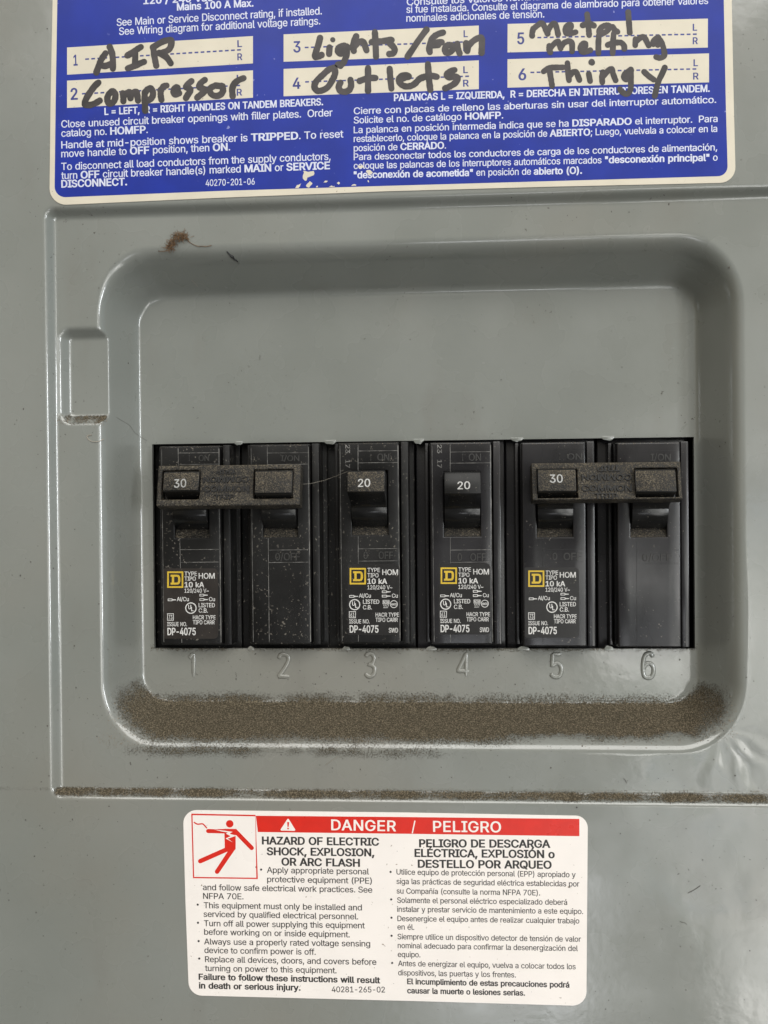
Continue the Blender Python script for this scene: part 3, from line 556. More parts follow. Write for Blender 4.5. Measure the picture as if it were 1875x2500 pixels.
def smooth_path(pts, k=4):
    if len(pts) < 3: return pts
    q = [pts[0]] + list(pts) + [pts[-1]]; out = []
    for i in range(1, len(q) - 2):
        p0, p1, p2, p3 = (np.array(q[j], float) for j in (i - 1, i, i + 1, i + 2))
        for j in range(k):
            t = j / k
            out.append(tuple(.5 * (2 * p1 + (p2 - p0) * t + (2 * p0 - 5 * p1 + 4 * p2 - p3) * t * t + (3 * p1 - p0 - 3 * p2 + p3) * t ** 3)))
    return out + [tuple(pts[-1])]

def strokes(mb, paths, rad, pl, k=4, wob=0.06, lift=0):
    """rounded pen strokes given as photo pixels, united into one flat shape on the plane"""
    polys = []
    for path in paths:
        r0 = rad
        if isinstance(path, tuple): path, r0 = path
        sp = smooth_path(path, k)
        if len(sp) == 1: sp = [sp[0], (sp[0][0] + .5, sp[0][1] + .5)]
        rr = [r0 * (1 + random.uniform(-wob, wob)) for _ in sp]
        for i in range(len(sp) - 1):
            if math.dist(sp[i], sp[i + 1]) > 1e-6: polys.append(capsule(sp[i], sp[i + 1], rr[i], rr[i + 1]))
    v, t = union(polys)
    used = sorted({i for q in t for i in q}); re = {o: i for i, o in enumerate(used)}
    pts = [P(v[i][0], v[i][1], pl) for i in used]
    if lift: pts = [p + np.array([0, 0, lift]) for p in pts]
    mb.add(pts, [tuple(re[i] for i in reversed(q)) for q in t])

def flat(mb, px, z):
    """flat outline from photo pixels (any simple polygon), at height z"""
    v, t = union([[(a, b) for a, b in px]])
    mb.add([P(a, b, z) for a, b in v], [tuple(reversed(q)) for q in t])

def rounded(px, r, n=8):
    """corner points in photo pixels -> outline with round corners"""
    out = []; m = len(px)
    for i in range(m):
        ri = r[i] if isinstance(r, (list, tuple)) else r
        p0, p1, p2 = (np.array(px[j % m], float) for j in (i - 1, i, i + 1))
        if ri <= 0: out.append(tuple(p1)); continue
        a = (p0 - p1) / np.linalg.norm(p0 - p1); b = (p2 - p1) / np.linalg.norm(p2 - p1)
        ca = float(np.dot(a, b)); half = math.acos(max(-1, min(1, ca))) / 2
        tlen = ri / math.tan(half); cen = p1 + (a + b) / np.linalg.norm(a + b) * ri / math.sin(half)
        s0, s1 = p1 + a * tlen - cen, p1 + b * tlen - cen
        a0, a1 = math.atan2(s0[1], s0[0]), math.atan2(s1[1], s1[0])
        while a1 - a0 > math.pi: a1 -= 2 * math.pi
        while a1 - a0 < -math.pi: a1 += 2 * math.pi
        for k in range(n + 1):
            th = a0 + (a1 - a0) * k / n; out.append((cen[0] + ri * math.cos(th), cen[1] + ri * math.sin(th)))
    return out

def to_mm(px, z): return [P(a, b, z) for a, b in px]

def zone(ox, oy, s):
    """maps points read off an enlarged crop back to photo pixels"""
    return lambda *q: [(ox + a * s, oy + b * s) for a, b in q]

# ------------------------------------------------------------------ the steel cover of the panel
Z1, Z2, ZN = -2.3, -16.0, -4.8                      # door recess, breaker pan, finger notch
def mean(*v): return sum(v) / len(v)
DL = mean(X(104, 550, 0), X(111, 1400, 0), X(120, 1850, 0)); DR = X(1935, 1250, 0)
DT = mean(Y(130, 505, 0), Y(1000, 472, 0), Y(1875, 449, 0)); DB = mean(Y(150, 1949, 0), Y(1000, 1965, 0), Y(1875, 1976, 0))
QL = mean(X(236, 700, Z1), X(236, 1500, Z1)); QR = mean(X(1821, 900, Z1), X(1821, 1400, Z1))
QT = mean(Y(700, 584, Z1), Y(1500, 577, Z1)); QB = mean(Y(600, 1836, Z1), Y(1450, 1838, Z1))
NL, NR = X(139, 900, Z1), X(262, 900, Z1); NTT, NBB = Y(190, 796, Z1), Y(190, 1040, Z1)
WL = mean(X(372, 1086, Z2), X(376, 1583, Z2)); WR = mean(X(1693, 1070, Z2), X(1698, 1583, Z2))
WT = mean(Y(372, 1084, Z2), Y(1030, 1074, Z2), Y(1693, 1069, Z2)); WB = mean(Y(376, 1584, Z2), Y(1698, 1583, Z2))
FL, FR = mean(X(341, 800, Z2), X(356, 1500, Z2)), mean(X(1686, 800, Z2), X(1696, 1500, Z2))
FT, FB = mean(Y(400, 727, Z2), Y(1600, 712, Z2)), mean(Y(450, 1710, Z2), Y(1600, 1704, Z2))
PL_, PR_, PT_, PB_ = X(-150, 1250, 0), X(2140, 1250, 0), Y(937, -420, 0), Y(937, 2800, 0)

def rr_dist(x, y, l, r, b, t, rad):
    """signed distance inside a rounded rectangle (positive inside)"""
    cx, cy = (l + r) / 2, (b + t) / 2
    qx = np.abs(x - cx) - (r - l) / 2 + rad; qy = np.abs(y - cy) - (t - b) / 2 + rad
    return -(np.hypot(np.maximum(qx, 0), np.maximum(qy, 0)) + np.minimum(np.maximum(qx, qy), 0) - rad)

def press(t, run, r1=.28, r2=.28):
    """0..1 profile of a pressed wall: rounded shoulder, straight draw, rounded foot"""
    u = np.clip(t / run, 0, 1); m = 1 / (1 - r1 / 2 - r2 / 2)
    a = np.where(u < r1, m * u * u / (2 * r1), 0); b = np.where((u >= r1) & (u < 1 - r2), m * (u - r1 / 2), 0)
    c = np.where(u >= 1 - r2, 1 - m * (1 - u) ** 2 / (2 * r2), 0)
    return a + b + c

def recess_dist(x, y):
    """0 at the outer shoulder of the dish, 1 on its floor; the four walls have their own widths"""
    lw, rw, tw, bw = FL - QL, QR - FR, QT - FT, FB - QB
    cr = 7.5
    dx = np.where(x < FL + cr, (FL + cr - x), np.where(x > FR - cr, x - FR + cr, 0))
    wx = np.where(x < FL + cr, lw + cr, rw + cr)
    dy = np.where(y > FT - cr, y - FT + cr, np.where(y < FB + cr, FB + cr - y, 0))
    wy = np.where(y > FT - cr, tw + cr, bw + cr)
    d = np.hypot(dx, dy)
    # width of the wall in the direction of the corner
    th = np.arctan2(dy, dx)
    w = np.sqrt((wx * np.cos(th)) ** 2 + (wy * np.sin(th)) ** 2)
    return np.clip((w - d) / (w - cr), 0, 1)

def smin(a, b, k):
    h = np.clip(.5 + .5 * (b - a) / k, 0, 1)
    return b * (1 - h) + a * h - k * h * (1 - h)

def height(x, y):
    h1 = Z1 * press(rr_dist(x, y, DL, DR, DB, DT, 3.4), 3.2, .42, .40)
    u = recess_dist(x, y)
    h2 = Z1 + (Z2 - Z1) * press(u, 1.0, .44, .26)
    hn = Z1 + (ZN - Z1) * press(rr_dist(x, y, NL, NR + 6, NBB, NTT, 3.8), 3.4, .42, .36)
    k = .22 * np.clip((Z1 - h2) / .8, 0, 1) * np.clip((Z1 - hn) / .8, 0, 1) + 1e-6
    h = h1 + np.minimum(smin(h2, hn, k) - Z1, 0)
    # the sheet has drawn a little uneven: shallow buckles fan out from the lower right corner of the dish
    cx, cy = X(1760, 1775, Z1), Y(1760, 1775, Z1)
    r = np.hypot(x - cx, y - cy); a = np.degrees(np.arctan2(y - cy, x - cx))
    out = np.clip((r - 3) / 6, 0, 1) * np.exp(-((r - 9) / 13) ** 2)
    for a0, wd_, amp in ((-24, 5, .07), (-36, 4.5, -.08), (-47, 5, .10), (-58, 4, -.07), (-69, 6, .08), (-12, 6, -.07), (-84, 7, -.06), (-100, 8, .07), (-116, 8, -.04)):
        h = h + amp * out * np.exp(-((a + 3.5 * np.sin(r * .55 + a0) - a0) / wd_) ** 2)
    far = np.where((u > 0), 0, 1)
    for px, py, s, amp in ((1560, 1900, 9, .10), (1700, 2090, 13, -.10), (1640, 2230, 9, .07), (1790, 2330, 12, .09), (1480, 2330, 12, -.06),
                           (1850, 1500, 10, .10), (1650, 1890, 7, -.06), (60, 1200, 14, .08), (60, 700, 16, -.08), (250, 2250, 16, .07)):
        h = h + amp * far * np.exp(-(((x - X(px, py, 0)) ** 2 + (y - Y(px, py, 0)) ** 2) / s ** 2))
    for px, py, s, amp in ((1560, 1010, 9, .05), (1100, 860, 22, .10), (560, 930, 14, -.05), (1590, 1660, 6, .035)):
        h = h + amp * (u >= 1) * np.exp(-(((x - X(px, py, Z2)) ** 2 + (y - Y(px, py, Z2)) ** 2) / s ** 2))
    return h

def lines(stops):
    """grid lines: list of (from, to, step)"""
    out = []
    for a, b, st in stops:
        n = max(1, round(abs(b - a) / st)); out += [a + (b - a) * i / n for i in range(n)]
    return out + [stops[-1][1]]

gx = lines([(PL_, DL - .6, 2.0), (DL - .6, FL + 2.5, .33), (FL + 2.5, WL, .5), (WL, WR, 1.6), (WR, FR + .8, .33), (FR + .8, QR + 1.2, .33), (QR + 1.2, DR - 4, .7), (DR - 4, DR + .6, .33), (DR + .6, PR_, 1.6)]) if WR < FR + .8 else \
     lines([(PL_, DL - .6, 2.0), (DL - .6, FL + 2.5, .33), (FL + 2.5, WL, .5), (WL, WR, 1.6), (WR, QR + 1.2, .33), (QR + 1.2, DR - 4, .7), (DR - 4, DR + .6, .33), (DR + .6, PR_, 1.6)])
gy = lines([(PB_, DB - .6, 1.3), (DB - .6, DB + 4, .3), (DB + 4, QB - 1, .7), (QB - 1, FB + 9, .35), (FB + 9, WB, .6), (WB, NBB - 1, 2.0), (NBB - 1, WT, .5), (WT, NTT + 1, .5), (NTT + 1, FT - 9, 1.0), (FT - 9, QT + 1, .35), (QT + 1, DT - 4, .8), (DT - 4, DT + .6, .3), (DT + .6, PT_, 1.8)]) if WT > NBB else \
     lines([(PB_, DB - .6, 1.3), (DB - .6, DB + 4, .3), (DB + 4, QB - 1, .7), (QB - 1, FB + 9, .35), (FB + 9, WB, .6), (WB, WT, 2.0), (WT, NBB - 1, .6), (NBB - 1, NTT + 1, .42), (NTT + 1, FT - 9, 1.0), (FT - 9, QT + 1, .35), (QT + 1, DT - 4, .8), (DT - 4, DT + .6, .3), (DT + .6, PT_, 1.8)])
def tidy(v):
    v = sorted(v); out = [v[0]]; fixed = (WL, WR, WB, WT)
    for q in v[1:]:
        if q - out[-1] > .16: out.append(q)
        elif min(abs(q - k) for k in fixed) < 1e-9: out[-1] = q
    return out
gx, gy = tidy(gx), tidy(gy)
GX, GY = np.meshgrid(np.array(gx), np.array(gy), indexing='ij')
GZ = height(GX, GY)
def patchy(seed, cell):
    r = np.random.RandomState(seed); nx_, ny_ = int((PR_ - PL_) / cell) + 3, int((PT_ - PB_) / cell) + 3
    t = r.rand(nx_, ny_); a, b = (GX - PL_) / cell, (GY - PB_) / cell; i, j = a.astype(int), b.astype(int)
    fa, fb = a - i, b - j; fa, fb = fa ** 3 * (fa * (6 * fa - 15) + 10), fb ** 3 * (fb * (6 * fb - 15) + 10)
    return t[i, j] * (1 - fa) * (1 - fb) + t[i + 1, j] * fa * (1 - fb) + t[i, j + 1] * (1 - fa) * fb + t[i + 1, j + 1] * fa * fb
# the sheet is not quite flat
GZ = GZ - .07 * patchy(11, 34) - .030 * patchy(12, 13)
lower = np.exp(-(((GX - X(1800, 1950, 0)) / 34) ** 2 + ((GY - Y(1800, 1950, 0)) / 40) ** 2)) * (recess_dist(GX, GY) <= 0)
GZ = GZ + lower * (.16 * (patchy(13, 9) - .5) + .08 * (patchy(14, 4.5) - .5))
# the rolled outer edge of the cover
panel = thing("breaker_panel", (0, 0, 0), "grey painted steel breaker panel cover with pressed recess around a six-slot opening", "electrical panel")
mb = MB(); nx, ny = GX.shape
mb.v = [tuple(p) for p in np.stack([GX, GY, GZ], -1).reshape(-1, 3)]
vid = lambda i, j: i * ny + j
inside = lambda a, b: WL - 1e-6 <= a <= WR + 1e-6 and WB - 1e-6 <= b <= WT + 1e-6
rim = {}
for i in range(nx - 1):
    for j in range(ny - 1):
        mx, my = (gx[i] + gx[i + 1]) / 2, (gy[j] + gy[j + 1]) / 2
        if inside(mx, my): continue
        q = (vid(i, j), vid(i + 1, j), vid(i + 1, j + 1), vid(i, j + 1)); mb.f.append(q)
        for k in range(4): rim[(q[k], q[(k + 1) % 4])] = 1
under_v = {}
def under(i):
    if i not in under_v:
        a, b, c = mb.v[i]
        under_v[i] = len(mb.v)
        edge = min(a - PL_, PR_ - a, b - PB_, PT_ - b) < 1e-6
        mb.v.append((a, b, -60 if edge else c - 1.3))
    return under_v[i]
for (a, b) in list(rim):
    if (b, a) not in rim: mb.f.append((b, a, under(a), under(b)))
cover = mb.build("cover", M_PAINT, panel, smooth=42, merge=False)
# where dust has settled: on what faces up, heavier low in the dish, patchy, wiped thin towards the lower right
sst = lambda v, lo, hi: (lambda q: q * q * (3 - 2 * q))(np.clip((v - lo) / (hi - lo), 0, 1))
slope = -np.gradient(GZ, np.array(gx), np.array(gy))[1]; nyv = slope / np.sqrt(1 + slope ** 2)
n_a, n_b, n_c = patchy(1, 9), patchy(2, 3.2), patchy(3, 1.2)
pn = (n_a - .5) * .7 + (n_b - .5) * .45 + (n_c - .5) * .35
dish = recess_dist(GX, GY) > 0
low = GY < Y(1000, 1400, Z1)
wallw = sst(nyv, .02, .80)
wipe = sst(GX + pn * 10, X(1180, 1780, -8), X(1330, 1780, -8)) * sst(-GY + pn * 3, -Y(1300, 1786, -5), -Y(1300, 1806, -5))
uu = recess_dist(GX, GY)
wallw = wallw * sst(uu, .02, .52)
cornr = np.maximum(sst(GX, FR - 7, FR + 3), sst(-GX, -FL - 7, -FL + 3))
dens = np.where(dish & low, 1.22 * wallw * (1 - .40 * cornr) * (.92 + .5 * pn) * (1 - .85 * wipe), 0)
skirt = np.where(low & (GY < QB + 2.2) & (GY > QB - 4) & (GX > QL + 4), np.exp(-((GY - QB) / 1.6) ** 2) * .42 * (1 + 1.3 * pn) * sst(GX, QL + 2, QL + 16) * (1 - .9 * sst(GX, X(850, 1800, -3), X(1200, 1800, -3))), 0)
foot = np.where(low & dish & (GX > FL + 3) & (GX < FR - 2), np.exp(-((GY - FB + .3) / 1.9) ** 2) * .44 * (1 + 1.1 * pn), 0)
sill = np.where((GY <= WB + .01) & (GX > WL - 1) & (GX < WR + 1), np.exp(-((GY - WB) / .6) ** 2) * .42 * (1 + 1.2 * pn), 0)
groove = np.where((GY < DB + 4.5) & (GY > DB - 1.2), sst(nyv, .16, .62) * (.74 + .85 * pn) * sst(GY, DB + .5, DB + 1.7) + np.exp(-((GY - DB - 3.0) / .6) ** 2) * .16 * (1 + pn), 0)
notch = np.where((GX < NR + 3) & (np.abs(GY - NBB - 1.2) < 2.6), sst(nyv, .12, .6) * (.42 + 1.6 * pn), 0)
dust = np.maximum.reduce([dens, skirt, foot, sill, groove, notch]).clip(0, 1)
att = cover.data.attributes.new('dust', 'FLOAT', 'POINT')
vals = np.zeros(len(cover.data.vertices), np.float32); vals[:nx * ny] = dust.reshape(-1)
att.data.foreach_set('value', vals)
# dark box behind the opening
mb = MB(); mb.box(PL_ + 4, PR_ - 4, PB_ + 4, PT_ - 4, -62, -58)
mb.box(WL - 6, WL - 4, WB - 6, WT + 6, -57.5, Z2 - 1.6); mb.box(WR + 4, WR + 6, WB - 6, WT + 6, -57.5, Z2 - 1.6)
mb.box(WL - 3.9, WR + 3.9, WT + 4, WT + 6, -57.5, Z2 - 1.6); mb.box(WL - 3.9, WR + 3.9, WB - 6, WB - 4, -57.5, Z2 - 1.6)
mb.build("enclosure_box", M_DARK, panel)

# numerals pressed up out of the sheet
NUM = {'1': [[(.05, .80), (.22, .86), (.42, 1.0)], [(.50, 1.0), (.50, 0)]],
       '2': [[(.04, .78), (.16, .95), (.45, 1.0), (.78, .92), (.86, .74), (.70, .52), (.34, .22), (.06, .02), (.10, 0), (.92, 0)]],
       '3': [[(.06, .86), (.25, .98), (.55, 1.0), (.82, .88), (.82, .68), (.60, .54), (.38, .52), (.62, .50), (.88, .38), (.88, .16), (.62, .01), (.30, 0), (.04, .14)]],
       '4': [[(.72, 0), (.72, 1.0), (.70, 1.0), (.02, .26), (.05, .24), (.98, .24)]],
       '5': [[(.86, 1.0), (.22, 1.0), (.20, .98), (.14, .52), (.20, .52), (.48, .62), (.78, .54), (.90, .32), (.78, .08), (.48, 0), (.20, .04), (.04, .16)]],
       '6': [[(.88, .84), (.70, .98), (.48, 1.0), (.22, .90), (.08, .60), (.08, .30), (.20, .06), (.48, 0), (.78, .06), (.92, .30), (.80, .52), (.50, .60), (.22, .50), (.10, .32)]]}
for k, (cx, top, bot, w) in {'1': (473, 1595, 1652, 25), '2': (694, 1597, 1651, 29), '3': (904, 1596, 1651, 27), '4': (1132, 1597, 1651, 28), '5': (1359, 1597, 1653, 30), '6': (1583, 1595, 1655, 31)}.items():
    mb = MB(); sub = 3
    for path in NUM[k]:
        pts = smooth_path([(cx + (a - .5) * w, bot + (top - bot) * b) for a, b in path], sub) if k not in '14' else [(cx + (a - .5) * w, bot + (top - bot) * b) for a, b in path]
        if k in '14':
            q = []
            for i in range(len(pts) - 1):
                q += [(pts[i][0] + (pts[i + 1][0] - pts[i][0]) * t / 5, pts[i][1] + (pts[i + 1][1] - pts[i][1]) * t / 5) for t in range(5)]
            pts = q + [pts[-1]]
        p3 = [P(a, b, Z2) for a, b in pts]
        rad = [.62] * len(p3); rad[0] = rad[-1] = .3
        mb.tube(p3, rad, 12, .62)
    mb.build("embossed_numeral", M_PAINT, panel, smooth=60, merge=False)
# torn stubs of the snapped-out slot plates along the opening
for px, py, w, hgt in ((582, 1083, 22, 9), (806, 1080, 30, 12), (1022, 1077, 26, 13), (1262, 1076, 30, 10), (1484, 1072, 30, 11),
                   (612, 1582, 16, 8), (845, 1580, 20, 9), (1053, 1581, 26, 8), (1278, 1581, 30, 8), (1487, 1580, 22, 12)):
    mb = MB(); up = py < 1300
    cxm, cym = X(px, py, Z2), (WT if up else WB); wm = w * .115; hm = hgt * .085
    s = -1 if up else 1
    q = []
    for i in range(7):
        t = i / 6; q.append((cxm - wm / 2 + wm * t, cym + s * hm * (math.sin(math.pi * t) ** .6) * random.uniform(.6, 1.05)))
    q = [(cxm - wm / 2, cym - s * .5)] + q + [(cxm + wm / 2, cym - s * .5)]
    if up: q = q[::-1]
    mb.slab(q[::-1], Z2 - 1.2, Z2 + random.uniform(.02, .12))
    mb.build("knockout_stub", M_PAINT, panel, bevel=.12, smooth=35)

# ------------------------------------------------------------------ blue directory label
lab = thing("directory_label", P(937, 250, 0), "blue and white directory label with handwritten circuit names above the recess", "label")
out = [(129, 0), (124, 240), (121, 502), (540, 483), (940, 467.4), (1350, 456), (1796, 446), (1791, 250), (1786, 0), (1779, -330), (135, -330)]
mb = MB(); mb.slab(to_mm(rounded(out, [0, 0, 40, 0, 0, 0, 38, 0, 0, 30, 30]), 0), .005, .13)
mb.build("backing", M_CREAM, lab, smooth=40)
blue = [(140, 0), (136, 240), (133, 482.5), (540, 466), (940, 453.8), (1350, 442), (1777, 429.5), (1772, 250), (1767, 0), (1760, -310), (147, -310)]
mb = MB(); flat(mb, rounded(blue, [0, 0, 26, 0, 0, 0, 24, 0, 0, 18, 18]), .145)
# scuffs down to the white stock are left out of the ink as small chips laid on it
mb.build("blue_field", M_BLUE, lab, smooth=0)
Zt = .165
mb = MB()
for s, a, b, cap, bold in (
    ("120 / 240 Vac", (350, 10), (520, 2), 18, 1),
    ("Mains 100 A Max.", (432, 25.5), (619, 15.5), 17.5, 1),
    ("See Main or Service Disconnect rating, if installed.", (285, 63.5), (786, 35), 18.5, 0),
    ("See Wiring diagram for additional voltage ratings.", (290.7, 85.5), (782, 59.5), 18.5, 0),
    ("Consulte los valores nominales del interruptor principal,", (993, 13), (1640, -14), 18, 0),
    ("si fue instalada. Consulte el diagrama de alambrado para obtener valores", (992, 31.5), (1729, 9.5), 18, 0),
    ("nominales adicionales de tensión.", (992, 53), (1329, 42.5), 18, 0),
    ("L = LEFT,  R = RIGHT HANDLES ON TANDEM BREAKERS.", (255, 280.5), (789, 256.5), 17, 1),
    ("Close unused circuit breaker openings with filler plates.  Order", (149.6, 311.6), (812, 283.3), 18, 0),
    ("catalog no. **HOMFP**.", (149.6, 334), (361, 324.6), 18, 0),
    ("Handle at mid-position shows breaker is **TRIPPED**. To reset", (149.6, 362.6), (838.6, 335.4), 18, 0),
    ("move handle to **OFF** position, then **ON**.", (149.6, 384), (562, 367), 18, 0),
    ("To disconnect all load conductors from the supply conductors,", (149.6, 415.3), (807.4, 390), 18, 0),
    ("turn **OFF** circuit breaker handle(s) marked **MAIN** or **SERVICE**", (149.6, 437.4), (805.7, 412.5), 18, 0),
    ("DISCONNECT.", (149.6, 457.8), (310.5, 452), 18, 1),
    ("40270-201-06", (502, 454.4), (622, 450.5), 16, 0),
    ("PALANCAS L = IZQUIERDA,  R = DERECHA EN INTERRUPTORES EN TANDEM.", (961.6, 246.5), (1732.8, 223.8), 17, 1),
    ("Cierre con placas de relleno las aberturas sin usar del interruptor automático.", (863.5, 278.8), (1748.6, 251), 16.6, 0),
    ("Solicite el no. de catálogo **HOMFP**.", (863.5, 301.4), (1228.5, 289), 16.6, 0),
    ("La palanca en posición intermedia indica que se ha **DISPARADO** el interruptor.  Para", (863.5, 325.2), (1752, 297.5), 16.6, 0),
    ("restablecerlo, coloque la palanca en la posición de **ABIERTO**; Luego, vuelvala a colocar en la", (863.5, 346.8), (1751, 321.8), 16.6, 0),
    ("posición de **CERRADO**.", (863.5, 369.4), (1089, 362.6), 16.6, 0),
    ("Para desconectar todos los conductores de carga de los conductores de alimentación,", (863.5, 391), (1751, 367), 16.6, 0),
    ("coloque las palancas de los interruptores automáticos marcados **\"desconexión principal\"** o", (863.5, 412.5), (1752, 392), 16.6, 0),
    ("**\"desconexión de acometida\"** en posición de **abierto (O).**", (863.5, 435.2), (1421, 423.8), 16.6, 0)):
    write(mb, s, a, b, cap, Zt, bool(bold), 30)
mb.build("lettering", M_INKW, lab, smooth=0)

